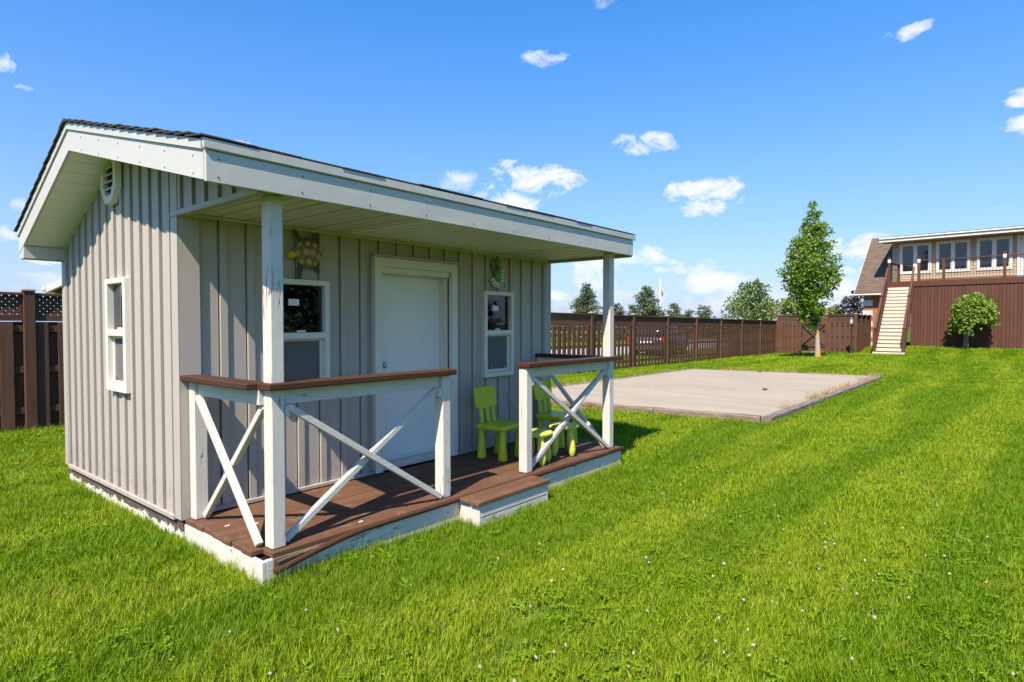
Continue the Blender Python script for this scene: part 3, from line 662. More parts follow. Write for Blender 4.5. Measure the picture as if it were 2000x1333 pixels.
# posts and railings
PS = .089
def post(x, y, z1, parent): m = MB(); m.box(x, x+PS, y, y+PS, D+.001, z1, .009); return m.build('post', 'white_z', parent)
RT_, RB_ = D+.962, D+.922
def brace(p0, p1, up, parent, w=.038): m = MB(); m.beam(p0, p1, w, w, up, .003); m.build('brace', 'white_x', parent)
def railing(a, b, c, d, lft, rgt):
    r = thing_part('railing', shed)
    m = MB(); m.box(a, b, -.048, .092, RB_, RT_, .006); m.build('rail_cap', 'rail', r)
    m = MB(); m.box(c, d, .026, .064, RB_-.092, RB_-.001, .003); m.build('top_rail', 'white_x', r)
    m = MB(); m.box(c, c+.03, .0, .05, RB_-.16, RB_-.093, .002); m.build('nailing_block', 'white_z', r)
    m = MB(); m.box(d-.03, d, .0, .05, RB_-.16, RB_-.093, .002); m.build('nailing_block', 'white_z', r)
    brace((c+.02, .012, RB_-.105), (d-.012, .012, D+.022), (0, 1, 0), r); brace((d-.02, .052, RB_-.105), (c+.012, .052, D+.022), (0, 1, 0), r)
    return r
r1 = railing(-.035, 1.447, PS+.002, 1.337, 0, 1); post(0, 0, ZS-.002, r1); post(1.339, 0, RB_-.001, r1)
r2 = railing(2.315, 3.905, 2.333+PS, 3.716, 0, 1); post(2.333, 0, RB_-.001, r2); post(3.718, 0, ZS-.002, r2)
def side_railing(x0, x1, xc):
    r = thing_part('railing', shed)
    m = MB(); m.box(x0, x1, .094, VW+.02, RB_+.001, RT_-.002, .006); m.build('rail_cap', 'rail_y', r)
    m = MB(); m.box(xc-.019, xc+.019, PS+.002, VW-.115, RB_-.092, RB_, .003); m.build('top_rail', 'white_y', r)
    m = MB(); m.box(xc-.045, xc+.045, VW-.115, VW-.038, D+.001, RB_, .008); m.build('wall_post', 'white_z', r)
    brace((xc-.02, VW-.13, RB_-.10), (xc-.02, PS+.012, D+.02), (1, 0, 0), r); brace((xc+.021, PS+.012, RB_-.10), (xc+.021, VW-.125, D+.02), (1, 0, 0), r)
side_railing(-.10, .04, -.005); side_railing(3.735, 3.875, 3.79)

# wall ornaments
tu = thing('turtle_ornament', 'painted metal turtle ornament with tan shell on the shed wall', 'ornament', (.845, VW-.021, D+1.845))
def disc(cx, cz, rx, rz, y0, y1, n=18, dome=True):
    m = MB(); vs = []; fs = []
    rings = [(1, 0), (.92, .5), (.7, .82), (.4, .96)]
    for r_, h in rings:
        for k in range(n): a = 2*math.pi*k/n; vs.append((cx+rx*r_*math.cos(a), y0-(y0-y1)*h, cz+rz*r_*math.sin(a)))
    for i in range(3):
        for k in range(n): fs.append((i*n+k, i*n+(k+1) % n, (i+1)*n+(k+1) % n, (i+1)*n+k))
    fs.append(tuple(range(3*n, 4*n))); m.add(vs, fs, True); return m
sh_ = disc(0, 0, .118, .118, -.015, -.055).build('shell', 'turtle_rim', tu)
sc_pos = [(-.072, .052), (-.02, .064), (.036, .056), (.078, .022), (-.085, -.008), (-.036, .006), (.016, .004), (.062, -.02), (-.06, -.058), (-.008, -.062), (.042, -.064), (.083, -.058*.6)]
for (x, z) in sc_pos:
    rr = math.hypot(x, z)/.118; yb = -.015-.04*(1-rr**2.2)
    m = disc(x, z, .0305, .0345, yb+.006, yb-.009, 7); m.build('scute', 'turtle_shell', sh_)
def flipper(pts, nm, mat, th=.012):
    m = MB(); m.prism([(x, -.012, z) for x, z in pts], (0, -th, 0)); return m.build(nm, mat, tu)
flipper([(-.06, .08), (-.085, .095), (-.125, .15), (-.135, .20), (-.12, .205), (-.10, .16), (-.05, .105)], 'flipper', 'turtle_skin')
flipper([(.03, .10), (.05, .15), (.075, .165), (.095, .15), (.09, .11), (.06, .085)], 'flipper', 'turtle_skin')
flipper([(-.08, -.08), (-.095, -.14), (-.09, -.20), (-.065, -.205), (-.055, -.15), (-.04, -.10)], 'flipper', 'turtle_skin')
flipper([(.04, -.10), (.06, -.135), (.09, -.15), (.10, -.13), (.085, -.095), (.06, -.08)], 'flipper', 'turtle_skin')
disc(-.138, -.022, .036, .032, -.012, -.05, 12).build('head', 'turtle_head', tu)
flipper([(.112, .0), (.135, .012), (.15, .006), (.148, -.012), (.135, -.012)], 'tail', 'turtle_head')
cr = thing('crab_ornament', 'painted green and white metal crab ornament on the shed wall', 'ornament', (3.075, VW-.021, D+1.825))
disc(-.005, -.01, .052, .075, -.012, -.045, 14).build('shell', 'crab_green', cr)
def bit(pts, nm, mat, y=-.01, th=.01): m = MB(); m.prism([(x, y, z) for x, z in pts], (0, -th, 0)); return m.build(nm, mat, cr)
for k in range(4):
    z = .035-.036*k; bit([(.045, z+.006), (.10, z+.012), (.10, z-.010), (.046, z-.012)], 'rib', 'crab_white', -.012)
    a = R(205+22*k); ca, sa = math.cos(a), math.sin(a); px_, pz_ = -sa, ca
    p = [(-.005+ca*.055, -.02+sa*.07), (-.005+ca*.12, -.02+sa*.125)]
    bit([(p[0][0]+px_*.010, p[0][1]+pz_*.010), (p[1][0]+px_*.012, p[1][1]+pz_*.012), (p[1][0]-px_*.012, p[1][1]-pz_*.012), (p[0][0]-px_*.010, p[0][1]-pz_*.010)], 'rib', 'crab_white', -.012)
    bit([(p[1][0]+px_*.005, p[1][1]+pz_*.005), (p[1][0]+ca*.05, p[1][1]+sa*.06-.008), (p[1][0]-px_*.005, p[1][1]-pz_*.005)], 'leg', 'crab_red', -.006, .006)
    bit([(.10, z+.004), (.125, z-.03-.01*k), (.118, z-.034-.01*k), (.097, z-.006)], 'leg', 'crab_red', -.006, .006)
bit([(-.055, .02), (-.10, .03), (-.115, .075), (-.10, .105), (-.07, .06)], 'claw_arm', 'crab_red'); bit([(-.108, .08), (-.105, .135), (-.07, .16), (-.058, .12), (-.08, .11), (-.085, .085)], 'claw', 'crab_claw', -.014)
bit([(-.01, .06), (-.01, .09), (.03, .095), (.035, .06)], 'claw_arm', 'crab_red'); bit([(-.03, .095), (-.035, .135), (.0, .155), (.045, .14), (.05, .105), (.02, .125), (-.005, .105)], 'claw', 'crab_claw', -.014)
for x, z in ((-.02, .078), (.012, .082)): m = MB(); m.lathe((x, -.045, z), [(0, -.008), (.008, 0), (0, .008)], 8); m.build('eye', 'crab_red', cr)

# children's chairs and stools
def rounded_rect(w, h, r, n=5):
    p = []
    for cx, cy, a0 in ((w-r, h-r, 0), (-w+r, h-r, 90), (-w+r, -h+r, 180), (w-r, -h+r, 270)):
        for k in range(n+1): a = R(a0+90*k/n); p.append((cx+r*math.cos(a), cy+r*math.sin(a)))
    return p
def puffed(poly, y0, y1, e, to3):
    """outline poly (2d) between depths y0..y1 with eased edges of size e"""
    m = MB(); n = len(poly); rings = []
    def shrink(k):
        mx_ = max(abs(p[0]) for p in poly); my_ = max(abs(p[1]) for p in poly)
        return [(p[0]*(mx_-k)/mx_, p[1]*(my_-k)/my_) for p in poly]
    for k, y in ((e, y0), (e*.3, y0+(y1-y0)*.12), (0, y0+(y1-y0)*.35), (0, y1-(y1-y0)*.35), (e*.3, y1-(y1-y0)*.12), (e, y1)): rings.append([to3(a, y, b) for a, b in shrink(k)])
    vs = [p for r_ in rings for p in r_]; fs = []
    for i in range(5):
        for k in range(n): fs.append((i*n+k, i*n+(k+1) % n, (i+1)*n+(k+1) % n, (i+1)*n+k))
    ctr = sum((Vector(v) for v in vs), Vector())/len(vs)
    m.add(vs, fs, True, ctr); m.add(rings[0], [tuple(range(n))], False, ctr); m.add(rings[5], [tuple(range(n))], False, ctr); return m
def make_chair(label):
    t_ = thing('kids_chair', label, 'chair', group='lime green children\'s furniture on the porch')
    # local: faces -y, back at +y
    puffed(rounded_rect(.185, .165, .03), .285, .330, .006, lambda a, y, b: (a, b, y)).build('seat', 'lime', t_)
    tilt = .16
    puffed(rounded_rect(.165, .105, .035), -.016, .016, .007, lambda a, y, b: (a, .150+y+(b+.235)*tilt, .575+b)).build('backrest', 'lime', t_)
    for x in (-.095, 0, .095):
        m = MB(); m.beam((x, .147, .325), (x, .150+.135*tilt, .49), .045, .030, (0, 1, 0), .010); m.build('slat', 'lime', t_)
    for sx in (-1, 1):
        for sy in (-1, 1):
            m = MB(); m.lathe((sx*.135, sy*.125, 0), [(0, .0), (.044, .0), (.047, .006), (.046, .012), (.026, .287)], 16); m.build('leg', 'lime', t_)
    return t_
c1 = make_chair('lime green children\'s chair against the wall below the narrow shed window'); c1.location = (2.70, .615, D+.002); c1.rotation_euler = (0, 0, R(5))
c2 = copy_tree(c1); c2['label'] = 'lime green children\'s chair half hidden behind the cross braced railing and a stool'; c2.location = (3.57, .56, D+.002); c2.rotation_euler = (0, 0, R(4))
def make_stool(label):
    t_ = thing('kids_stool', label, 'stool', group='lime green children\'s furniture on the porch')
    m = MB(); m.lathe((0, 0, 0), [(0, .262), (.13, .262), (.152, .272), (.160, .285), (.156, .298), (.14, .305), (0, .306)], 28); m.build('seat', 'lime_faded', t_)
    for k in range(4):
        a = R(45+90*k); ca, sa = math.cos(a), math.sin(a)
        p0 = Vector((ca*.092, sa*.092, .266)); p1 = Vector((ca*.128, sa*.128, .004)); d = p1-p0
        pts = [p0+d*s_ for s_ in (0, .15, .35, .55, .75, .9, 1)]
        m = MB(); m.tube(pts, [.026, .029, .035, .040, .041, .033, .018], 14); m.build('leg', 'lime_faded', t_)
    return t_
s1 = make_stool('faded lime round stool tucked behind the post beside the porch step'); s1.location = (2.71, .185, D+.001); s1.rotation_euler = (0, 0, R(20))
s2 = copy_tree(s1); s2['label'] = 'faded lime round stool in front of the half hidden chair'; s2.location = (3.19, .215, D+.001); s2.rotation_euler = (0, 0, R(35))
# cracked paint chip and leaf litter on the deck
for (x, y, lb) in ((.62, .03, 'white paint chip on the nosing board of the porch'), (.16, .52, 'white paint chip on the deck behind the corner post'), (.02, .62, 'white paint chip on the deck beside the side railing')):
    m = MB(); m.box(x, x+.03, y, y+.012, D+.002, D+.005); tag(m.build('paint_chip', 'paper'), lb, 'paint chip', 'paint chips on the porch deck')

# ---------------------------------------------------------------- concrete pad with timber edging
PN, PFR, PFL = cw(3.69, 8.97), cw(9.6, 16.0), cw(5.5, 18.5)
PNL = (PN[0]+PFL[0]-PFR[0], PN[1]+PFL[1]-PFR[1])
m = MB(); m.prism([(*PN, -.06), (*PFR, -.06), (*PFL, -.06), (*PNL, -.06)], (0, 0, .155)); pad = m.build('concrete_pad', 'concrete'); pad['kind'] = 'structure'
def timber_run(a, b, n, w, h, off, mat):
    a = Vector((*a, 0)); b = Vector((*b, 0)); d = (b-a).normalized(); s = Vector((d.y, -d.x, 0))
    for i in range(n):
        p = a+(b-a)*(i/n)+d*.006; q = a+(b-a)*((i+1)/n)-d*.006; me = MB(); L = (q-p).length; k = 12
        vs = []; fs = []
        for j in range(k+1):
            c = p+(q-p)*(j/k)+s*(off+w/2)
            for dx, dz in ((-w/2, -.05), (-w/2, h-.012), (-w/2+.012, h), (w/2-.015, h), (w/2, h-.015), (w/2, -.05)):
                vs.append(c+s*(dx+rnd.uniform(-.004, .004))+Vector((0, 0, dz+rnd.uniform(-.006, .004))))
        for j in range(k):
            for e in range(6): fs.append((j*6+e, j*6+(e+1) % 6, (j+1)*6+(e+1) % 6, (j+1)*6+e))
        fs += [tuple(range(6))[::-1], tuple(range(k*6, k*6+6))]
        me.add(vs, fs); me.build('timber', mat, pad)
timber_run(PN, PFR, 4, .13, .115, .01, 'timber')
timber_run(PNL, PN, 3, .14, .125, .01, 'timber_y')
timber_run(PFR, PFL, 3, .12, .10, .01, 'timber_y')
timber_run(PFL, PNL, 4, .12, .10, .01, 'timber')

# ---------------------------------------------------------------- fences
def fbase(x): return .05-.0065*max(-8, min(33, x))
def ftop(x): return 1.885-.0076*x
VFN = 6.8
fence = thing('board_fence', 'long brown board fence with lattice top running along the side of the lawn', 'fence')
BRD = MB(); BRD.box(-.07, .07, -.0095, .0095, 0, 1, .002); brd = BRD.mesh('board', 'fence')
PST = MB(); PST.box(-.062, .062, -.062, .062, 0, 1, .004); pst = PST.mesh('post', 'fence')
CAP = MB(); CAP.add([(-.075,-.075,0), (.075,-.075,0), (.075,.075,0), (-.075,.075,0), (-.075,-.075,.018), (.075,-.075,.018), (.075,.075,.018), (-.075,.075,.018), (0,0,.055)], [(0,3,2,1), (0,1,5,4), (1,2,6,5), (2,3,7,6), (3,0,4,7), (4,5,8), (5,6,8), (6,7,8), (7,4,8)]); cap = CAP.mesh('post_cap', 'post_cap')
def lattice(p0, p1, z0a, z1a, z0b, z1b, parent, normal):
    """diagonal lattice of thin strips in two crossed layers, clipped to the panel"""
    m = MB(); p0 = Vector((*p0, 0)); p1 = Vector((*p1, 0)); L = (p1-p0).length; d = (p1-p0)/L; nn = Vector((*normal, 0))
    H = min(z1a-z0a, z1b-z0b); st = .078; w = .044
    for lay, sg in ((-.004, 1), (.004, -1)):
        c = -H
        while c < L+H:
            # centre line s = c + sg*z (z: 0..H)
            seg = []
            for z in (0, H):
                s = c+(z if sg > 0 else H-z); seg.append((s, z))
            (s0, z0), (s1, z1) = seg
            if s0 > s1: s0, z0, s1, z1 = s1, z1, s0, z0
            if s1 > 0.01 and s0 < L-.01:
                if s0 < 0: z0 = z0+(z1-z0)*(0-s0)/(s1-s0); s0 = 0
                if s1 > L: z1 = z0+(z1-z0)*(L-s0)/(s1-s0); s1 = L
                if s1-s0 > .02:
                    def P(s, z): return p0+d*s+nn*lay+Vector((0, 0, z0a+(z0b-z0a)*s/L+z))
                    m.beam(P(s0, z0), P(s1, z1), .006, w, tuple(nn.cross(P(s1, z1)-P(s0, z0))))
            c += st
    return m.build('lattice', 'fence', parent, kind='stuff')
posts_u = [-7.47+.3+i*2.59 for i in range(0)]
PU = [-4.9, -2.30, .32] + [14.05-2.60*k for k in (4, 3, 2, 1)] + [14.05+2.607*k for k in range(8)]
hid = MB()
for i, x in enumerate(PU):
    b = fbase(x); p = link('post', pst, fence, (x, VFN, b-.1), scale=(1, 1, ftop(x)+.02-b+.1)); link('post_cap', cap, fence, (x, VFN, ftop(x)+.021))
    if i == len(PU)-1: break
    x2 = PU[i+1]; a, c = x+.062, x2-.062; hidden = (x > 2 and x2 < 9)
    zb = lambda q: fbase(q)+.04; LZ = .30
    for (dz, h_, w_) in ((0.0, .035, .10), (-LZ-.012, .09, .04)):     # top cap and lattice sill
        m = MB(); m.beam((a, VFN, ftop(a)+dz-.02), (c, VFN, ftop(c)+dz-.02), w_ if dz == 0 else .045, h_ if dz == 0 else .085, ch=.003); m.build('rail', 'fence_rail', fence)
    for q in (a+.022, c-.022):
        m = MB(); m.beam((q, VFN, ftop(q)-.04), (q, VFN, ftop(q)-LZ-.01), .04, .03, (1, 0, 0)); m.build('lattice_stop', 'fence', fence)
    for hh_ in (.28, .82, 1.36):
        m = MB(); m.beam((a, VFN+.012, fbase(a)+hh_), (c, VFN+.012, fbase(c)+hh_), .04, .088, ch=.003); m.build('rail', 'fence_rail', fence)
    lattice((a, VFN), (c, VFN), ftop(a)-LZ, ftop(a)-.03, ftop(c)-LZ, ftop(c)-.03, fence, (0, 1))
    n_ = round((c-a)/.24); st = (c-a)/n_
    for k in range(n_):
        q = a+.072+k*st; 
        for (qq, yy) in ((q, VFN-.021), (q+st/2, VFN+.045)):
            if qq > c+.03: continue
            qq = min(qq, c-.071)
            z0 = zb(qq)+rnd.uniform(-.02, .01); z1 = ftop(qq)-LZ-.085
            if hidden: hid.box(qq-.07, qq+.07, yy-.009, yy+.009, z0, z1)
            else: link('board', brd, fence, (qq, yy, z0), scale=(1, 1, z1-z0))
hid.build('board_run', 'fence', fence, kind='stuff')

# cross fence with the gate, from the corner towards the house
CX = PU[-1]
gf = thing('gate_fence', 'short brown board fence beside the garden gate', 'fence')
VS = [VFN, VFN-1.22, VFN-2.47, VFN-3.78]
gt0 = 1.90
def zb2(v): return -.14+.16*(VFN-v)/3.78
for i, v in enumerate(VS):
    if i == 0: v -= .13
    link('post', pst, gf, (CX, v, zb2(v)-.1), scale=(1, 1, gt0+.06-zb2(v)+.1)); link('post_cap', cap, gf, (CX, v, gt0+.061-.1+.1))
for (va, vb) in ((VS[0]-.19, VS[1]+.062), (VS[2]-.062, VS[3]+.062)):
    for z_, h_, w_ in ((gt0, .035, .10), (gt0-.33, .08, .045), (.26, .088, .04), (.88, .088, .04), (1.44, .088, .04)):
        m = MB(); m.beam((CX, va, z_), (CX, vb, z_), w_, h_, ch=.003); m.build('rail', 'fence_rail', gf)
    lattice((CX, va), (CX, vb), gt0-.29, gt0-.02, gt0-.29, gt0-.02, gf, (1, 0))
    n_ = 5; st = (va-vb)/n_
    for k in range(n_):
        q = va-.075-k*st
        for qq, xx in ((q, CX-.032), (q-st/2, CX+.032)):
            o = link('board', brd, gf, (xx, qq, zb2(qq)+.06), R(90), scale=(1.02, 1, gt0-.375-zb2(qq)-.06))
gate = thing('garden_gate', 'brown wooden garden gate with crossed braces in the short fence', 'gate')
va, vb = VS[1]-.075, VS[2]+.075; n_ = 8; bwid = (va-vb)/n_
for k in range(n_):
    link('board', brd, gate, (CX+.012, va-bwid*(k+.5), zb2(va)+.16), R(90), scale=(bwid/.14*.97, 1, 1.72-zb2(va)-.16))
for z_ in (.34, 1.46): m = MB(); m.beam((CX-.02, va, z_), (CX-.02, vb, z_), .04, .09, ch=.003); m.build('rail', 'fence_rail', gate)
m = MB(); m.beam((CX-.022, va-.03, 1.41), (CX-.022, vb+.03, .39), .04, .09, (1, 0, 0)); m.build('brace', 'fence_rail', gate)
m = MB(); m.beam((CX-.024, va-.03, .39), (CX-.024, vb+.03, 1.41), .03, .09, (1, 0, 0)); m.build('brace', 'fence_rail', gate)
for z_ in (.34, 1.46): m = MB(); m.beam((CX-.045, va+.03, z_), (CX-.045, va-.28, z_), .006, .05); m.build('hinge', 'black_metal_and_gap_shade', gate)
m = MB(); m.beam((CX-.05, vb+.10, 1.15), (CX-.05, vb-.04, 1.15), .02, .04); m.build('latch', 'black_metal_and_gap_shade', gate)
# return section towards the house
RTN = thing('return_fence', 'brown picket fence section running from the gate fence back to the brick house', 'fence')
xe = CX+3.6; vr = VS[3]
for x in (CX+1.2, CX+2.4, xe): link('post', pst, RTN, (x, vr, -.1), scale=(1, 1, 1.95+.1)); link('post_cap', cap, RTN, (x, vr, 1.951))
for z_, h_, w_ in ((1.90, .035, .1), (1.57, .08, .045), (.4, .088, .04), (1.35, .088, .04)):
    m = MB(); m.beam((CX+.065, vr, z_), (xe-.065, vr, z_), w_, h_, ch=.003); m.build('rail', 'fence_rail', RTN)
lattice((CX+.065, vr), (xe-.065, vr), 1.61, 1.88, 1.61, 1.88, RTN, (0, 1))
k = CX+.16
while k < xe-.1:
    for qq, yy in ((k, vr-.03), (k+.12, vr+.03)): link('board', brd, RTN, (qq, yy, .12), scale=(1, 1, 1.42))
    k += .24
# concrete strip under the gate
m = MB(); m.box(CX-.35, CX+6, VS[2]-.05, VS[1]+.05, -.2, Tz(CX, VS[1]-.6)+.035); gp = m.build('path', 'concrete'); gp['kind'] = 'structure'

# ---------------------------------------------------------------- lamp post
lx, ly = cw(16.30, 29.3); lz = Tz(lx, ly)
lamp = thing('lamp_post', 'black garden lamp post with white lantern in front of the gate fence', 'lamp post', (lx, ly, lz))
m = MB(); m.lathe((0, 0, 0), [(.11, -.05), (.11, .03), (.085, .06), (.07, .12), (.055, .34), (.035, .40), (.028, .44), (.024, .5), (.022, 1.42), (.04, 1.44), (.03, 1.47), (.055, 1.50)], 14); m.build('pole', 'black_metal_and_gap_shade', lamp)
ln = MB(); ln.lathe((0, 0, 0), [(.06, 1.50), (.095, 1.72), (.09, 1.725)], 6, smooth=False); ln.build('lantern_glass', 'lamp_glass', lamp)
m = MB(); m.lathe((0, 0, 0), [(.115, 1.72), (.11, 1.735), (.05, 1.81), (.015, 1.83), (.015, 1.87), (0, 1.88)], 6, smooth=False); m.build('lantern_roof', 'black_metal_and_gap_shade', lamp)
for k in range(6):
    a = 2*math.pi*k/6; m = MB(); x_ = Vector((0, 0, 1)).orthogonal().normalized(); y_ = Vector((0, 0, 1)).cross(x_); u_ = x_*math.cos(a)+y_*math.sin(a)
    m.tube([u_*.061+Vector((0, 0, 1.5)), u_*.097+Vector((0, 0, 1.72))], .006, 5); m.build('lantern_bar', 'black_metal_and_gap_shade', lamp)

# ---------------------------------------------------------------- house with its raised deck
house = thing('house', 'tan clapboard house with brown shingle roof, raised brown deck and long stair', 'house', (float(HP[0]), float(HP[1]), 0), HA)
# local frame of the house: x into the house, y to the left; yl(t) with t to the right
def Y(t_): return -t_
DZ = 3.70; GZ_ = .20; NW = 3.0
TR = 9.0
hd = thing_part('raised_deck', house)
m = MB(); m.box(-.02, NW, Y(-.52), Y(TR), DZ-.04, DZ); m.build('deck_floor', 'house_trim', hd)
m = MB(); m.box(-.055, -.022, Y(-.56), Y(TR), DZ-.27, DZ+.02, .003); m.build('rim_board', 'house_trim', hd)
m = MB(); m.box(-.02, NW, Y(-.53)+.002, Y(-.53)+.034, DZ-.27, DZ+.02, .003); m.build('rim_board', 'house_trim', hd)
SK = MB(); SK.box(-.011, .011, -.0655, .0655, 0, 1, .002); skm = SK.mesh('skirt_board', 'skirting')
k = .62
while k < TR:
    x_, y_ = hw(0, k); link('skirt_board', skm, hd, (0 + rnd.uniform(-.004, .004), Y(k), Tz(x_, y_)-.03), scale=(1, 1, DZ-.262-Tz(x_, y_))); k += .1445
k = .08
while k < NW-.05: link('skirt_board', skm, hd, (k, Y(.55), .1), R(90), scale=(1, 1, DZ-.362)); k += .1445
for t_ in (-.45, ): m = MB(); m.box(.05, .19, Y(t_)-.07, Y(t_)+.07, -.05, DZ-.27); m.build('support_post', 'house_trim', hd)
m = MB(); m.box(.016, .03, Y(TR), Y(.60), 0, DZ-.05); m.build('skirt_gap_shade', 'black_metal_and_gap_shade', hd)  # black sheet added behind the boards, standing in for shade in their gaps
# guard rail along the front
def hpost(n_, t_, z0, z1, lightcap, par):
    m = MB(); m.box(n_-.06, n_+.06, Y(t_)-.06, Y(t_)+.06, z0, z1, .005); p = m.build('post', 'house_trim', par)
    if lightcap:
        m = MB(); m.box(n_-.066, n_+.066, Y(t_)-.066, Y(t_)+.066, z1-.26, z1-.08, .004); m.build('cap_light', 'house_white', p)
    m = MB(); m.box(n_-.08, n_+.08, Y(t_)-.08, Y(t_)+.08, z1, z1+.035, .01); m.build('post_cap', 'house_trim', p)
def balusters(p0, p1, z0a, z1a, z0b, z1b, par, arcs=True):
    """black metal bars between two posts with arches under the hand rail"""
    m = MB(); p0 = Vector((*p0, 0)); p1 = Vector((*p1, 0)); L = (p1-p0).length; d = (p1-p0)/L
    n_ = max(2, int(L/.125))
    def P(s, f): return p0+d*s+Vector((0, 0, (z0a+(z0b-z0a)*s/L)*(1-f)+(z1a+(z1b-z1a)*s/L)*f))
    for k in range(1, n_): m.tube([P(L*k/n_, .02), P(L*k/n_, .98)], .008, 5, False)
    for f in (.22, .42): m.tube([P(0, f), P(L, f)], .006, 5, False)
    if arcs:
        for k in range(0, n_-2, 4):
            s0 = L*(k+.5)/n_; s1 = L*(k+2.5)/n_
            m.tube([P(s0+(s1-s0)*q, .62+.36*math.sin(math.pi*q)) for q in (0, .15, .3, .5, .7, .85, 1)], .007, 5, False)
    m.build('baluster_panel', 'black_metal_and_gap_shade', par, kind='stuff')
gr = thing_part('guard_rail', house)
TP = [.86, 1.93, 4.36, 6.8, TR-.1]
for i, t_ in enumerate(TP): hpost(.06, t_, DZ+.002, DZ+1.10+(.12 if i in (0, 2) else 0), i in (0, 2), gr)
for a, b in zip(TP[:-1], TP[1:]):
    for z_, h_, w_ in ((DZ+1.08, .05, .12), (DZ+.06, .05, .04)): m = MB(); m.beam((.06, Y(a+.061), z_), (.06, Y(b-.061), z_), w_, h_, ch=.004); m.build('rail', 'house_trim', gr)
    balusters((.06, Y(a+.061)), (.06, Y(b-.061)), DZ+.085, DZ+1.055, DZ+.085, DZ+1.055, gr)
# left side of the deck
hpost(.06, -.49, DZ+.002, DZ+1.30, True, gr); hpost(2.2, -.49, DZ+.002, DZ+1.10, False, gr)
for z_, h_, w_ in ((DZ+1.08, .05, .12), (DZ+.06, .05, .04)): m = MB(); m.beam((.125, Y(-.49), z_), (2.135, Y(-.49), z_), w_, h_, ch=.004); m.build('rail', 'house_trim', gr)
balusters((.125, Y(-.49)), (2.135, Y(-.49)), DZ+.085, DZ+1.055, DZ+.085, DZ+1.055, gr)
# stair: 19 risers from the lawn
sr = thing_part('stair', house); NR = 19; Z1 = DZ-.27; RUN = 4.95; rise = Z1/NR; go = RUN/NR
def tc_(n_): return .05-.115*n_                # the flight runs slightly askew to the house
for i in range(NR):
    n0 = -RUN+go*i; wd = .56 if i > 1 else .68; c = tc_(n0); 
    m = MB(); m.box(n0+.004, n0+.022, Y(c)-wd+.02, Y(c)+wd-.02, rise*i+.004 if i else -.08, rise*(i+1)-.028); m.build('riser', 'stair_riser', sr)
    m = MB(); m.box(n0-.006, n0+go+.002, Y(c)-wd, Y(c)+wd, rise*(i+1)-.028, rise*(i+1), .004); m.build('tread', 'house_trim', sr)
for sg in (-1, 1):
    def sp(n_, z_, e=.60): return Vector((n_, Y(tc_(n_))+sg*e, z_))
    m = MB(); m.beam(sp(-RUN+.1, .02), sp(-.06, Z1-.12), .04, .28, ch=.004); m.build('stringer', 'house_trim', sr)
    ns = [-RUN+.18, -2.45, -.02]; 
    for n_ in ns[:-1]:
        zt = rise*((n_+RUN)/go); m = MB(); q = sp(n_, 0, .60); m.box(q.x-.06, q.x+.06, q.y-.06, q.y+.06, -.1 if n_ < -4 else zt-.4, zt+1.12, .005); m.build('post', 'house_trim', sr)
        m = MB(); m.box(q.x-.08, q.x+.08, q.y-.08, q.y+.08, zt+1.12, zt+1.155, .01); m.build('post_cap', 'house_trim', sr)
    for a, b in zip(ns[:-1], ns[1:]):
        za = rise*((a+RUN)/go); zb_ = rise*((b+RUN)/go); m = MB(); m.beam(sp(a+.06, za+1.06, .60), sp(b-.06, zb_+1.02, .60), .10, .05, ch=.004); m.build('rail', 'house_trim', sr)
        m = MB(); m.beam(sp(a+.06, za+.24, .60), sp(b-.06, zb_+.20, .60), .04, .05); m.build('rail', 'house_trim', sr)
        balusters((sp(a+.06, 0).x, sp(a+.06, 0).y), (sp(b-.06, 0).x, sp(b-.06, 0).y), za+.27, za+1.03, zb_+.23, zb_+.99, sr, False)
m = MB(); m.box(-.04, -.005, Y(.55), Y(-.5), DZ-.27, DZ-.002); m.build('riser', 'house_trim', sr)
# upper wall, lap siding, windows and door
dw = thing_part('upper_wall', house)
WL_, WT = -.98, 6.14
wins = [(-.62, .90, 4.30, 6.02), (1.12, 2.64, 4.30, 6.02), (2.91, 4.40, 4.30, 6.02)]; hdoor = (4.58, 6.3, DZ, 6.02)
holes = wins+[hdoor]
m = MB(); z_ = DZ
while z_ < WT:
    for (a, b, r_, s_) in rects_minus(WL_+.1, TR, z_, min(z_+.15, WT), [(h[0]+.02, h[1]-.02, h[2], h[3]-.02) for h in holes]):
        m.add([(NW-.022, Y(a), r_), (NW-.022, Y(b), r_), (NW-.006, Y(b), s_), (NW-.006, Y(a), s_), (NW+.05, Y(a), r_), (NW+.05, Y(b), r_), (NW+.05, Y(b), s_), (NW+.05, Y(a), s_)], [(0,1,2,3), (4,5,6,7), (0,1,5,4), (1,2,6,5), (2,3,7,6), (3,0,4,7)], outward=Vector((NW+.01, Y((a+b)/2), (r_+s_)/2)))
    z_ += .15
m.build('clapboard', 'clapboard', dw, kind='stuff')
m = MB(); m.box(NW-.03, NW+.05, Y(WL_+.1), Y(WL_), DZ-.5, WT, .003); m.build('corner_board', 'clapboard', dw)
m = MB(); m.box(NW+.06, NW+.1, Y(TR), Y(WL_), DZ-.3, WT); m.build('wall_core', 'room', dw)
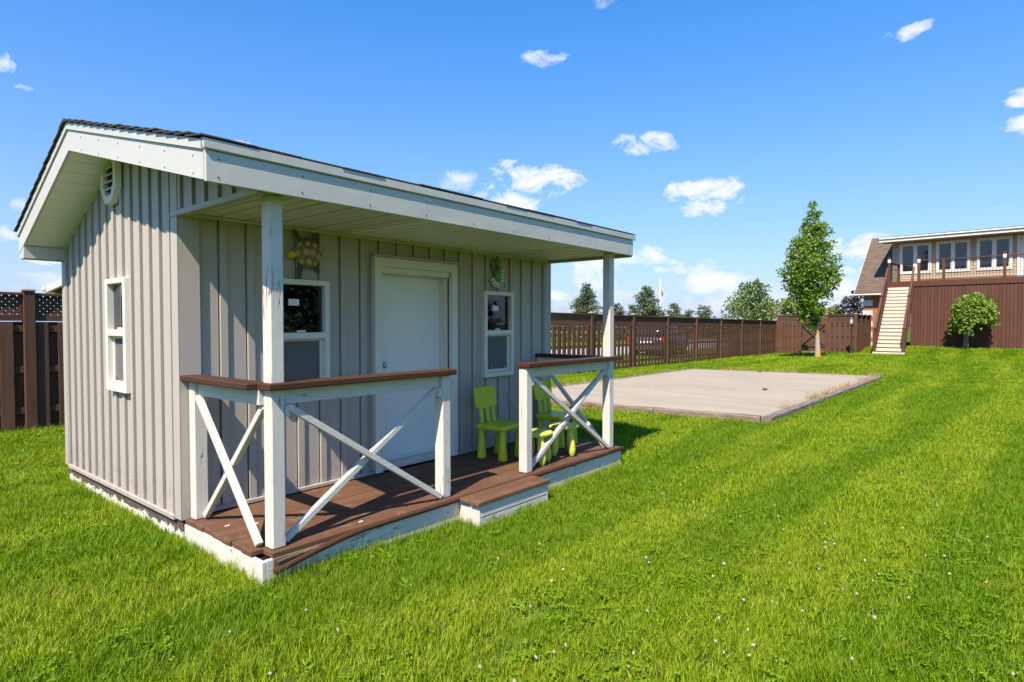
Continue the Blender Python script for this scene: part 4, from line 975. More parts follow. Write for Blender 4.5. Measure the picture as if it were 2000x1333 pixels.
for i, (a, b, c, d) in enumerate(wins):
    w_ = thing_part('window', dw.parent)
    def wb(p, q, r_, s_, n0, n1, mat, nm): m = MB(); m.box(NW+n0, NW+n1, Y(q), Y(p), r_, s_, .004); return m.build(nm, mat, w_)
    f = .10
    wb(a, a+f, c, d, -.06, 0, 'house_white', 'casing'); wb(b-f, b, c, d, -.06, 0, 'house_white', 'casing'); wb(a+f, b-f, d-f, d, -.06, 0, 'house_white', 'casing'); wb(a+f, b-f, c, c+f, -.06, 0, 'house_white', 'casing')
    mid = (a+b)/2; wb(mid-.05, mid+.05, c+f, d-f, -.05, .02, 'house_white', 'mullion')
    for p, q in ((a+f, mid-.05), (mid+.05, b-f)):
        g = .045
        for (p1, q1, r1_, s1_) in ((p, p+g, c+f, d-f), (q-g, q, c+f, d-f), (p+g, q-g, d-f-g, d-f), (p+g, q-g, c+f, c+f+g)): wb(p1, q1, r1_, s1_, -.035, .01, 'vinyl_white', 'sash')
        wb(p+g, q-g, c+f+g, d-f-g, -.012, -.006, 'house_glass', 'pane')
dd = thing_part('patio_door', house)
a, b, c, d = hdoor
def db(p, q, r_, s_, n0, n1, mat, nm): m = MB(); m.box(NW+n0, NW+n1, Y(q), Y(p), r_, s_, .004); m.build(nm, mat, dd)
db(a, a+.13, c, d, -.06, 0, 'house_white', 'casing'); db(b-.13, b, c, d, -.06, 0, 'house_white', 'casing'); db(a+.13, b-.13, d-.13, d, -.06, 0, 'house_white', 'casing')
db(a+.13, b-.13, c+.02, d-.13, -.03, .02, 'house_white', 'door_leaf'); db(a+.40, b-.40, c+.35, d-.30, -.035, -.031, 'house_glass', 'pane')
# dormer roof
rr_ = thing_part('dormer_roof', house)
m = MB(); m.prism([(2.05, Y(-1.42), 6.12), (2.08, Y(-1.42), 6.32), (6.25, Y(-1.42), 6.90), (6.25, Y(-1.42), 6.72), (NW+.1, Y(-1.42), 6.15)], (0, Y(TR)-Y(-1.42), 0)); m.build('roof_slab', 'house_shingle', rr_)
m = MB(); m.box(2.02, 2.047, Y(TR), Y(-1.45), 6.10, 6.245, .004); m.build('fascia', 'house_white', rr_)
m = MB(); m.box(1.95, 2.048, Y(TR), Y(-1.45), 6.25, 6.335, .02); m.build('gutter', 'house_white', rr_)
m = MB(); m.prism([(2.05, Y(-1.425), 6.13), (2.05, Y(-1.425), 6.335), (6.25, Y(-1.425), 6.915), (6.25, Y(-1.425), 6.73)], (0, .03, 0)); m.build('rake_board', 'house_white', rr_)
m = MB(); m.box(2.05, NW, Y(TR), Y(-1.4), 6.10, 6.118); m.build('soffit', 'clapboard', rr_)
# main roof slope with uv for shingles
def uvquad(name, pts, mat, par, uv):
    me = bpy.data.meshes.new(name); me.from_pydata(pts, [], [tuple(range(len(pts)))]); l_ = me.uv_layers.new(name='UVMap')
    for i, q in enumerate(uv): l_.data[i].uv = q
    me.materials.append(M[mat]); o = link(name, me, par); s_ = o.modifiers.new('thick', 'SOLIDIFY'); s_.thickness = .08; s_.offset = 0; return o
mr = thing_part('main_roof', house)
ze, zr_, ne, nr_ = 3.24, 6.86, 2.5, 6.2
SL = math.hypot(nr_-ne, zr_-ze)
uvquad('roof_slope', [(ne, Y(-2.82), ze), (ne, Y(-.95), ze), (nr_, Y(-.95), zr_), (nr_, Y(-2.82), zr_)], 'house_shingle', mr, [(0, 0), (1.87, 0), (1.87, SL), (0, SL)])
uvquad('roof_slope', [(nr_, Y(-2.82), zr_), (nr_, Y(TR), zr_), (nr_+4.5, Y(TR), 3.4), (nr_+4.5, Y(-2.82), 3.4)], 'house_shingle', mr, [(0, 0), (12, 0), (12, 5), (0, 5)])
m = MB(); m.box(ne-.12, ne+.01, Y(-.9), Y(-2.9), ze-.10, ze-.01, .02); m.build('gutter', 'house_white', mr)
m = MB(); m.box(ne+.02, NW, Y(-.9), Y(-2.8), ze-.13, ze-.105); m.build('soffit', 'house_white', mr)
m = MB(); m.prism([(ne, Y(-2.83), ze-.14), (ne, Y(-2.83), ze-.02), (nr_, Y(-2.83), zr_-.05), (nr_, Y(-2.83), zr_-.17)], (0, .03, 0)); m.build('rake_board', 'house_white', mr)
def brickwall(pts, uv, nm='brick_wall'): o = uvquad(nm, pts, 'brick', house, uv); return o
TL = -2.40
brickwall([(NW, Y(TL), -.1), (NW, Y(-.5), -.1), (NW, Y(-.5), ze-.1), (NW, Y(TL), ze-.1)], [(0, 0), (1.9, 0), (1.9, 3.3), (0, 3.3)])
brickwall([(NW, Y(TL), -.1), (NW, Y(TL), ze), (6.2, Y(TL), 6.7), (9.4, Y(TL), ze), (9.4, Y(TL), -.1)], [(0, 0), (0, 3.3), (3.2, 6.8), (6.4, 3.3), (6.4, 0)])
z_ = .05; k = 0
while z_ < ze-.3:
    w_ = .46 if k % 2 == 0 else .46
    m = MB(); m.box(NW-.065, NW+.3, Y(TL+w_), Y(TL)+.045, z_, z_+.34, .01); m.build('quoin', 'house_white', house); z_ += .62; k += 1

# ---------------------------------------------------------------- neighbour's brick house beyond the left fence
nxp = cw(-15.4, 20.2)
nh = thing('neighbour_house', 'red brick neighbour house with white eaves behind the left fence', 'house', (nxp[0], nxp[1], 0), R(-22))
def nuv(nm, pts, mat, uv): me = bpy.data.meshes.new(nm); me.from_pydata(pts, [], [tuple(range(len(pts)))]); l_ = me.uv_layers.new(name='UVMap'); [setattr(l_.data[i], 'uv', q) for i, q in enumerate(uv)]; me.materials.append(M[mat]); o = link(nm, me, nh); s_ = o.modifiers.new('thick', 'SOLIDIFY'); s_.thickness = .1; return o
EZ = 2.66; SLP = .56; RW = 9.0                  # gable end faces the yard, ridge runs away from it
nuv('brick_wall', [(.55, .45, -.1), (RW-.55, .45, -.1), (RW-.55, .45, EZ+.25), (RW/2, .45, EZ+RW/2*SLP-.05), (.55, .45, EZ+.25)], 'brick', [(0, 0), (8, 0), (8, 2.9), (4, 5.2), (0, 2.9)])
nuv('brick_wall', [(.55, 12, -.1), (.55, .45, -.1), (.55, .45, EZ+.2), (.55, 12, EZ+.2)], 'brick', [(0, 0), (11.5, 0), (11.5, 2.9), (0, 2.9)])
nuv('roof_slope', [(0, 0, EZ+.02), (RW/2, 0, EZ+RW/2*SLP+.02), (RW/2, 12, EZ+RW/2*SLP+.02), (0, 12, EZ+.02)], 'house_shingle', [(0, 0), (0, 5), (12, 5), (12, 0)])
nuv('roof_slope', [(RW, 0, EZ+.02), (RW/2, 0, EZ+RW/2*SLP+.02), (RW/2, 12, EZ+RW/2*SLP+.02), (RW, 12, EZ+.02)], 'house_shingle', [(0, 0), (0, 5), (12, 5), (12, 0)])
for a, b in ((0, RW/2), (RW, RW/2)):
    za, zb_ = EZ, EZ+RW/2*SLP
    m = MB(); m.prism([(a, -.06, za-.15), (b, -.06, zb_-.15), (b, -.06, zb_+.08), (a, -.06, za+.08)], (0, .05, 0)); m.build('rake_board', 'house_white', nh)
    m = MB(); m.prism([(a, 0, za-.14), (b, 0, zb_-.14), (b, 0, zb_-.10), (a, 0, za-.10)], (0, .44, 0)); m.build('rake_soffit', 'house_white', nh)
m = MB(); m.box(-.12, 0, -.06, 12, EZ-.10, EZ+.03, .02); m.build('gutter', 'house_white', nh)
m = MB(); m.tube([(-.05, .2, EZ-.1), (.3, .3, EZ-.35), (.48, .38, EZ-.5), (.48, .38, .1)], .04, 8); m.build('downpipe', 'house_white', nh)

# ---------------------------------------------------------------- parked car behind the fence
cx_, cy_ = cw(6.15, 28.0); cx_ += 2.1*math.cos(R(8)); cy_ += 2.1*math.sin(R(8))
car = thing('parked_car', 'dark grey hatchback with red tail lights parked behind the long fence', 'car', (cx_, cy_, Tz(cx_, cy_)+.0), R(8))
def hull(secs):                                 # list of (x, [(y,z) half outline bottom->top])
    m = MB(); n = len(secs[0][1]); vs = []
    for x, o in secs:
        full = [(x, y, z) for y, z in o]+[(x, -y, z) for y, z in reversed(o)]; vs += full
    k = 2*n; fs = []
    for i in range(len(secs)-1):
        for j in range(k): fs.append((i*k+j, i*k+(j+1) % k, (i+1)*k+(j+1) % k, (i+1)*k+j))
    fs += [tuple(range(k))[::-1], tuple(range((len(secs)-1)*k, len(secs)*k))]
    m.add(vs, fs, True); return m
def sec(zb, zs, w, zt): return [(w*.80, zb), (w*.97, zb+.12), (w, zs-.2), (w*.97, zs-.04), (w*.90, zt)]
body = hull([(-2.1, sec(.42, .85, .70, .86)), (-2.02, sec(.30, .95, .84, .96)), (-1.4, sec(.24, 1.0, .90, 1.02)), (0, sec(.24, .98, .91, 1.0)), (1.0, sec(.24, .95, .90, .97)), (1.7, sec(.26, .86, .86, .88)), (2.05, sec(.32, .74, .74, .76))]).build('body', 'car_paint', car)
hull([(-1.95, [(.78, .98), (.74, 1.15), (.66, 1.32), (.58, 1.34), (.5, 1.345)]), (-1.5, [(.82, .98), (.77, 1.2), (.68, 1.44), (.6, 1.47), (.5, 1.475)]), (-.3, [(.83, .98), (.78, 1.2), (.70, 1.47), (.62, 1.51), (.5, 1.515)]), (.35, [(.83, .97), (.78, 1.18), (.68, 1.40), (.6, 1.44), (.5, 1.445)]), (1.05, [(.82, .95), (.8, .965), (.78, .975), (.7, .98), (.5, .985)])]).build('cabin', 'house_glass', car)
m = MB(); m.obox((-.65, 0, 1.505), (.85, 0, -.01), (0, .60, 0), (0, 0, .02), .02); m.build('roof_panel', 'car_paint', car)
for s_ in (-1, 1):
    m = MB(); m.box(-2.115, -1.95, s_*.80-.09 if s_ > 0 else -.89, .89 if s_ > 0 else -.80+.09, .72, .98, .03); m.build('tail_light', 'red_lens', car)
    for x_ in (-1.3, 1.3):
        m = MB(); m.lathe((x_, s_*.74, .31), [(.2, -.1), (.31, -.09), (.31, .10), (.22, .12), (.2, .10), (0, .09)], 18, (0, s_, 0)); m.build('wheel', 'tyre', car)
        m = MB(); m.lathe((x_, s_*.74, .31), [(.2, .105), (.17, .115), (.05, .10), (0, .11)], 18, (0, s_, 0)); m.build('rim', 'steel', car)
    m = MB(); m.box(2.0, 2.07, s_*.6-.12, s_*.6+.12, .62, .74, .02); m.build('headlight', 'lamp_glass', car)
    m = MB(); m.box(.55, .72, s_*.93-.07, s_*.93+.07, .98, 1.08, .03); m.build('mirror', 'car_paint', car)
m = MB(); m.box(-2.12, -2.085, -.26, .26, .66, .78, .005); m.build('number_plate', 'paper', car)
m = MB(); m.box(-2.14, -2.0, -.80, .80, .36, .55, .04); m.build('bumper', 'car_paint', car)

# ---------------------------------------------------------------- flagpole
fx, fy = cw(17.0, 70); fp = thing('flagpole', 'white flagpole with limp red and white flags beyond the long fence', 'flagpole', (fx, fy, 0))
m = MB(); m.tube([(0, 0, -.2), (0, 0, 3.5), (0, 0, 6.5)], [.14, .12, .10], 10); m.build('pole', 'pole_white', fp)
m = MB(); m.lathe((0, 0, 6.5), [(0, .16), (.09, .1), (.1, .05), (0, -.02)], 10); m.build('finial', 'pole_white', fp)
def flag(z, L, h, mat, ang):
    m = MB(); vs = []; n_ = 8
    for i in range(n_+1):
        s = i/n_; dx = L*s*.55; dz = -L*s*.75
        vs += [(math.cos(ang)*dx+.05*math.sin(7*s), math.sin(ang)*dx+.06*math.cos(6*s), z+dz), (math.cos(ang)*dx*.8+.05*math.sin(5*s), math.sin(ang)*dx*.8, z+dz-h*(1-.3*s))]
    m.add(vs, [(2*i, 2*i+1, 2*i+3, 2*i+2) for i in range(n_)], True); return m.build('flag', mat, fp)
flag(5.5, .8, .5, 'flag_red', R(YAW-90+20)); flag(4.5, .6, .3, 'flag_white', R(YAW-90)); flag(4.4, .5, .3, 'flag_red', R(YAW-90+170))

# ---------------------------------------------------------------- trees
def leaf_cloud(name, P, size, mat, up=.35, out=None, aspect=.62, seed=1, fold=.25, droop=0):
    """P: leaf base points; each leaf a folded kite of its own random pose"""
    g = np.random.default_rng(seed); n = len(P); P = np.asarray(P)
    d = g.normal(size=(n, 3)); 
    if out is not None: d += out*1.1
    d[:, 2] -= droop; d /= np.linalg.norm(d, axis=1, keepdims=True)+1e-9
    nn = g.normal(size=(n, 3))*.75; nn[:, 2] += up*2.2; 
    if out is not None: nn += out*.7
    s = np.cross(d, nn); s /= np.linalg.norm(s, axis=1, keepdims=True)+1e-9; nn = np.cross(s, d)
    L = (size*g.uniform(.65, 1.25, n))[:, None]; w = L*aspect*.5
    V = np.empty((n, 4, 3)); V[:, 0] = P; V[:, 1] = P+d*L*.45+s*w+nn*L*fold*.3; V[:, 2] = P+d*L-nn*L*fold*.25; V[:, 3] = P+d*L*.45-s*w+nn*L*fold*.3
    F = np.arange(n*4).reshape(-1, 4)
    return np_mesh(name, V.reshape(-1, 3), F, mat)
def clump_points(centres, radii, per, g):
    out = []; dirs = []
    for c, r in zip(centres, radii):
        q = g.normal(size=(per, 3)); q /= np.linalg.norm(q, axis=1, keepdims=True); rr = r*g.uniform(.25, 1, (per, 1))**.6
        out.append(c+q*rr*np.array([1, 1, .8])); dirs.append(q)
    return np.concatenate(out), np.concatenate(dirs)
def profile_tree(name, label, loc, prof, off, nclump, per, rad, leaf, lmat, bmat, trunk_r, seed, shell=.55, group=None, trunk_to=.8, cat='tree', lean=(0, 0)):
    """prof: [(z, half width)], crown axis offset 'off' from the trunk foot"""
    g = np.random.default_rng(seed); t_ = thing(name, label, cat, loc, 0, group)
    z = np.array([p[0] for p in prof]); w = np.array([p[1] for p in prof])
    # clump centres biased towards the surface
    zz = np.linspace(z[0], z[-1], 400); ww = np.interp(zz, z, w); cdf = np.cumsum(ww**1.5+.01); cdf /= cdf[-1]
    cz = np.interp(g.uniform(size=nclump), cdf, zz); cw_ = np.interp(cz, z, w)
    a = g.uniform(0, 2*np.pi, nclump); rr = cw_*np.clip(g.uniform(0, 1, nclump)**shell*1.0, 0, 1)*g.uniform(.8, 1.08, nclump)
    C = np.stack([off[0]+rr*np.cos(a), off[1]+rr*np.sin(a), cz], 1); rad_ = rad*g.uniform(.6, 1.25, nclump)*np.clip(cw_/w.max()*1.3, .45, 1)
    P, dr_ = clump_points(C, rad_, per, g)
    link('crown', leaf_cloud('crown', P, leaf, lmat, out=dr_, seed=seed+1), t_)
    m = MB(); top = z[0]+(z[-1]-z[0])*trunk_to; npt = 7
    pts = [Vector((off[0]*(k/npt)**1.2+.03*math.sin(k*1.7), off[1]*(k/npt)**1.2, top*k/npt-.05*(k == 0))) for k in range(npt+1)]
    m.tube(pts, [trunk_r*(1.25 if k == 0 else 1-.82*k/npt) for k in range(npt+1)], 10); m.build('trunk', bmat, t_)
    order = np.argsort(g.uniform(size=nclump))[:max(10, nclump//5)]; m = MB()
    for i in order:
        c = Vector(C[i]); s = min(max((c.z-.35*math.hypot(c.x-off[0], c.y-off[1])*1.6)/top, z[0]/top*.75), .98); k = s*npt; b = pts[int(k)].lerp(pts[min(int(k)+1, npt)], k % 1)
        mid = b.lerp(c, .5)+Vector((0, 0, -.05*(c-b).length)); r0 = trunk_r*(1-.82*s)*.5
        m.tube([b, mid, c], [r0, r0*.6, r0*.2], 5, False)
    m.build('limb', bmat, t_)
    return t_
# columnar maple on the lawn
mx_, my_ = cw(13.43, 26.75); mz_ = Tz(mx_, my_)
profile_tree('maple_tree', 'tall narrow green maple with yellow lichen on its trunk on the lawn', (mx_, my_, mz_),
   [(1.30, .15), (1.6, .34), (1.9, .52), (2.4, .72), (3.0, .98), (3.6, 1.14), (4.2, 1.10), (4.8, .92), (5.4, .70), (6.0, .42), (6.4, .20), (6.8, .03)], (-.33*RT.x, -.33*RT.y), 330, 44, .27, .125, 'maple_leaf', 'maple_bark', .105, 5, shell=.42)
m = MB(); vs = [(mx_+.62*math.cos(a)*rnd.uniform(.85, 1.1), my_+.62*math.sin(a)*rnd.uniform(.85, 1.1), Tz(mx_, my_)+.004) for a in np.linspace(0, 2*math.pi, 22)[:-1]]
vs.append((mx_, my_, mz_+.07)); m.add(vs, [(i, (i+1) % 21, 21) for i in range(21)], True); mu = m.build('mulch_ring', 'mulch'); tag(mu, 'ring of reddish mulch around the foot of the tall maple', 'mulch')
# weeping mulberry against the skirting
wx, wy = hw(-1.0, 3.05); wz = Tz(wx, wy)
wt = thing('weeping_mulberry', 'small weeping bright green mulberry in front of the brown deck skirting', 'tree', (wx, wy, wz))
g = np.random.default_rng(21); per = []; dirs = []
nst = 200
for k in range(nst):
    a = g.uniform(0, 2*np.pi); rr = g.uniform(.05, 1.0)**.6*.74; ztop = 2.62-.62*(rr/.84)**2+g.uniform(-.08, .08); drop = g.uniform(.5, 1.55)*(.35+.85*rr)
    if math.cos(a-HA+R(90)) > .2: drop *= .8
    nl = int(18+36*drop); s = np.linspace(0, 1, nl); 
    q = np.stack([rr*np.cos(a)*(1+.12*s)+.26*HT[0], rr*np.sin(a)*(1+.12*s)+.26*HT[1], ztop-drop*s], 1)+g.normal(size=(nl, 3))*.07
    per.append(q); dirs.append(np.tile([np.cos(a), np.sin(a), -.4], (nl, 1)))
link('crown', leaf_cloud('crown', np.concatenate(per), .135, 'mulberry_leaf', up=.3, out=np.concatenate(dirs)*.8, aspect=.75, seed=8, droop=.5), wt)
m = MB(); m.tube([(0, 0, -.1), (.03, .01, .6), (0, 0, 1.3), (.02, 0, 2.1)], [.12, .10, .09, .06], 10); m.build('trunk', 'bark', wt)
m = MB()
for k in range(14): a = 2*math.pi*k/14; ox, oy = .26*HT[0], .26*HT[1]; m.tube([(0, 0, 1.95), (ox+.3*math.cos(a), oy+.3*math.sin(a), 2.35), (ox+.6*math.cos(a), oy+.6*math.sin(a), 2.1), (ox+.68*math.cos(a), oy+.68*math.sin(a), 1.6)], [.03, .022, .014, .006], 5, False)
m.build('limb', 'bark', wt)

def conifer(name, label, loc, H, Rb, seed, mat='spruce', group=None, sparse=1.0, size=.30, levels=26):
    g = np.random.default_rng(seed); t_ = thing(name, label, 'tree', loc, 0, group); P = []; Dr = []; m = MB()
    for i in range(levels):
        f = i/levels; z = H*(.07+.90*f); R_ = Rb*(1-f)**.85*g.uniform(.8, 1.12)+.12; nb = int((5+7*(1-f))*sparse)
        for b in range(nb):
            a = g.uniform(0, 2*np.pi); L = R_*g.uniform(.7, 1.1); n_ = int(8+L*30); s = g.uniform(.12, 1, n_)
            rise = .35*f-.12; x = s*L
            q = np.stack([np.cos(a)*x, np.sin(a)*x, z+x*rise-.10*L*np.sin(s*3.0)+.10*L*s**2], 1); sp = (.10+.16*L*(1-s*.6))[:, None]
            q += g.normal(size=(n_, 3))*sp*np.array([.8, .8, .35]); P.append(q); Dr.append(np.stack([np.full(n_, np.cos(a)), np.full(n_, np.sin(a)), np.full(n_, rise-.25)], 1))
            if L > .6: m.tube([(0, 0, z), (np.cos(a)*L*.5, np.sin(a)*L*.5, z+L*.5*rise-.06*L), (np.cos(a)*L*.95, np.sin(a)*L*.95, z+L*rise)], [.04, .025, .01], 4, False)
    link('crown', leaf_cloud('crown', np.concatenate(P), size, mat, up=.3, out=np.concatenate(Dr), aspect=.30, seed=seed, fold=.1), t_)
    m.tube([(0, 0, -.2), (0, 0, H*.5), (0, 0, H*.99)], [H*.022, H*.012, .015], 8); m.build('trunk', 'bark', t_)
    return t_
def at(px, y): x, yy = cw((px-1000)/1191*y, y); return (x, yy, 0)
def hh_(py, y): return 1.47+(633-py)/1191*y
GB = 'trees beyond the long fence'
conifer('spruce_tree', 'dark pointed spruce seen between the shed and its corner post above the long fence', at(1145, 62), hh_(551, 62), 2.6, 3, group=GB, sparse=.85)
conifer('spruce_tree', 'dark spruce beside the flagpole behind the long fence', at(1262, 60), hh_(556, 60), 2.9, 4, group=GB, sparse=.8)
conifer('spruce_tree', 'small spruce just right of the corner post of the porch', at(1206, 60), hh_(590, 60), 1.5, 6, group=GB, sparse=.8, levels=16)
conifer('spruce_tree', 'thin young spruce against the left side of the flagpole spruce', at(1236, 64), hh_(592, 64), .9, 16, group=GB, sparse=.6, levels=16)
conifer('pine_tree', 'loose pale pine just right of the flagpole', at(1316, 66), hh_(590, 66), 1.9, 7, 'pine', GB, .7, .36, 14)
conifer('pine_tree', 'loose pale pine with a flat ragged top between the flagpole and the broadleaf tree', at(1374, 66), hh_(594, 66), 2.2, 9, 'pine', GB, .6, .36, 13)
conifer('pine_tree', 'low pale pine between two taller pines beyond the long fence', at(1345, 68), hh_(604, 68), 1.6, 10, 'pine', GB, .6, .36, 12)
conifer('pine_tree', 'low pine behind the small spruce beyond the long fence', at(1290, 70), hh_(606, 70), 1.6, 19, 'pine', GB, .6, .36, 12)
profile_tree('broadleaf_tree', 'large round green broadleaf tree beyond the fence corner', at(1468, 55), [(.8, .8), (1.5, 2.0), (2.3, 2.5), (3.2, 2.3), (4.2, 1.7), (4.9, 1.0), (5.5, .15)], (.2, .1), 110, 48, .62, .26, 'tree_leaf', 'bark', .16, 31, .5, GB)
profile_tree('broadleaf_tree', 'yellow green leafy tree behind the tall maple and gate fence', at(1548, 52), [(.6, .9), (1.3, 1.9), (2.2, 2.2), (3.0, 1.6), (3.5, .7), (3.8, .1)], (0, 0), 80, 46, .55, .24, 'tree_leaf_y', 'bark', .14, 32, .5, GB)
profile_tree('broadleaf_tree', 'low yellow green tree behind the gate just left of the purple tree', at(1612, 54), [(.6, .9), (1.3, 1.6), (2.0, 1.8), (2.7, 1.2), (3.1, .2)], (0, 0), 60, 46, .5, .24, 'tree_leaf_y', 'bark', .13, 33, .5, GB)
profile_tree('purple_tree', 'dark purple leaved tree beside the brick corner of the house', at(1668, 42), [(1.0, .5), (1.8, .9), (2.5, .95), (3.1, .7), (3.6, .15)], (.1, 0), 50, 34, .36, .19, 'purple_leaf', 'bark', .10, 34, .5)
# low hedge line across the road
hg = np.random.default_rng(77); n_ = 260; hx = hg.uniform(6, 95, n_); hy = hg.uniform(24.5, 27.5, n_); hz = hg.uniform(.2, 1.5, n_)
P, q = clump_points(np.stack([hx, hy, hz], 1), np.full(n_, .75), 60, hg)
hedge = link('hedge', leaf_cloud('hedge', P, .30, 'tree_leaf', out=q, seed=5)); tag(hedge, 'low green hedge running along the far side of the road', 'hedge')
# evergreens on the other side of the yard, mirrored in the shed windows
for k, (x, y, h, r_) in enumerate(((15, -24, 9.5, 3.4), (20.5, -21, 8.0, 3.0), (26, -23, 10, 3.6), (9, -26, 8.5, 3.2))):
    conifer('spruce_tree', ('tall broad spruce mirrored in the shed windows', 'shorter spruce mirrored in the shed windows between taller ones', 'tallest spruce mirrored in the shed windows', 'outermost spruce mirrored in the shed windows')[k], (x, y, 0), h, r_, 50+k, group='evergreens across the yard mirrored in the windows', levels=18, sparse=.8, size=.45)

# ---------------------------------------------------------------- grass
src = bpy.data.collections.new('grass_sources')
def tuft(name, nbl, rad, h0, h1, wd, mat, seed, lean=.5, seg=2):
    g = np.random.default_rng(seed); V = []; F = []
    for i in range(nbl):
        a = g.uniform(0, 2*np.pi); r_ = rad*math.sqrt(g.uniform()); p = np.array([r_*math.cos(a), r_*math.sin(a), -.005]); b = g.uniform(0, 2*np.pi)
        d = np.array([math.cos(b), math.sin(b), 0]); s = np.array([-d[1], d[0], 0]); h = g.uniform(h0, h1); ln = g.uniform(.1, 1)*lean*h; w = wd*g.uniform(.7, 1.2)
        k = len(V); V += [p-s*w/2, p+s*w/2, p+d*ln*.35+s*w*.42+np.array([0, 0, h*.6]), p+d*ln*.35-s*w*.42+np.array([0, 0, h*.6]), p+d*ln+np.array([0, 0, h])]
        F += [(k, k+1, k+2, k+3), (k+3, k+2, k+4, k+4)]
    me = bpy.data.meshes.new(name); me.from_pydata([tuple(v) for v in V], [], [f if f[2] != f[3] else f[:3] for f in F]); me.materials.append(M[mat]); o = bpy.data.objects.new(name, me); src.objects.link(o); return o
def clover_src(seed):
    g = np.random.default_rng(seed); m = MB()
    for i in range(8):
        x, y = g.normal(size=2)*.035; h = g.uniform(.018, .038); b = g.uniform(0, 6.28)
        for j in range(3):
            a = b+j*2.094; c = np.array([x+.0065*math.cos(a), y+.0065*math.sin(a), h]); vs = [(c[0]+.0062*math.cos(q), c[1]+.0062*math.sin(q), c[2]+.003*math.cos(q*2+a)) for q in np.linspace(0, 6.28, 8)[:-1]]
            m.add(vs, [tuple(range(7))])
    me = m.mesh('clover_patch', 'clover'); o = bpy.data.objects.new('clover_patch', me); src.objects.link(o); return o
def flower_src(seed):
    g = np.random.default_rng(seed); m = MB(); h = .055
    for i in range(26):
        d = g.normal(size=3); d /= np.linalg.norm(d); d[2] = abs(d[2])*.9-.15; c = np.array([0, 0, h])+d*.0085
        s = np.cross(d, [.3, .5, .8]); s /= np.linalg.norm(s)+1e-9
        m.add([tuple(c+s*.002), tuple(c-s*.002), tuple(c+d*.005-s*.0015), tuple(c+d*.005+s*.0015)], [(0, 1, 2, 3)])
    m.lathe((0, 0, h), [(0, -.007), (.007, -.004), (.009, .001), (.006, .007), (0, .009)], 8)
    me = m.mesh('clover_flower', 'petal'); o = bpy.data.objects.new('clover_flower', me); src.objects.link(o); return o
def inside(x, y, poly):
    n = len(poly); c = np.zeros(len(x), bool)
    for i in range(n):
        (x0, y0), (x1, y1) = poly[i], poly[(i+1) % n]
        k = ((y0 > y) != (y1 > y)) & (x < (x1-x0)*(y-y0)/(y1-y0+1e-12)+x0); c ^= k
    return c
PADX = [(PN[0], PN[1]), (PFR[0], PFR[1]), (PFL[0], PFL[1]), (PNL[0], PNL[1])]
pc = np.mean(PADX, 0); PADX = [tuple(pc+(np.array(p)-pc)*1.0+(np.array(p)-pc)/np.linalg.norm(np.array(p)-pc)*.18) for p in PADX]
def keep(x, y):
    k = ~((x > -.09) & (x < 4.02) & (y > -.04) & (y < 3.53)); k &= ~((x > 1.47) & (x < 2.33) & (y > -.25) & (y < 0)); k &= ~inside(x, y, PADX)
    n = (x-HP[0])*HN[0]+(y-HP[1])*HN[1]; t_ = (x-HP[0])*HT[0]+(y-HP[1])*HT[1]
    k &= ~((n > -.02) & (t_ > -.6)); k &= ~((n > -4.9) & (np.abs(t_-(.05-.115*n)) < .55) & (n < .1)); k &= ~((y > 11.1) & (y < 19.1)); k &= np.hypot(x-mx_, y-my_) > .5
    return k
def scatter(r0, r1, dens, a0, a1, seed):
    g = np.random.default_rng(seed); n = int(dens*(a1-a0)/2*(r1*r1-r0*r0)); r_ = np.sqrt(g.uniform(r0*r0, r1*r1, n)); a = g.uniform(a0, a1, n)
    x = CAM.x+r_*np.cos(a); y = CAM.y+r_*np.sin(a); k = keep(x, y); return x[k], y[k]
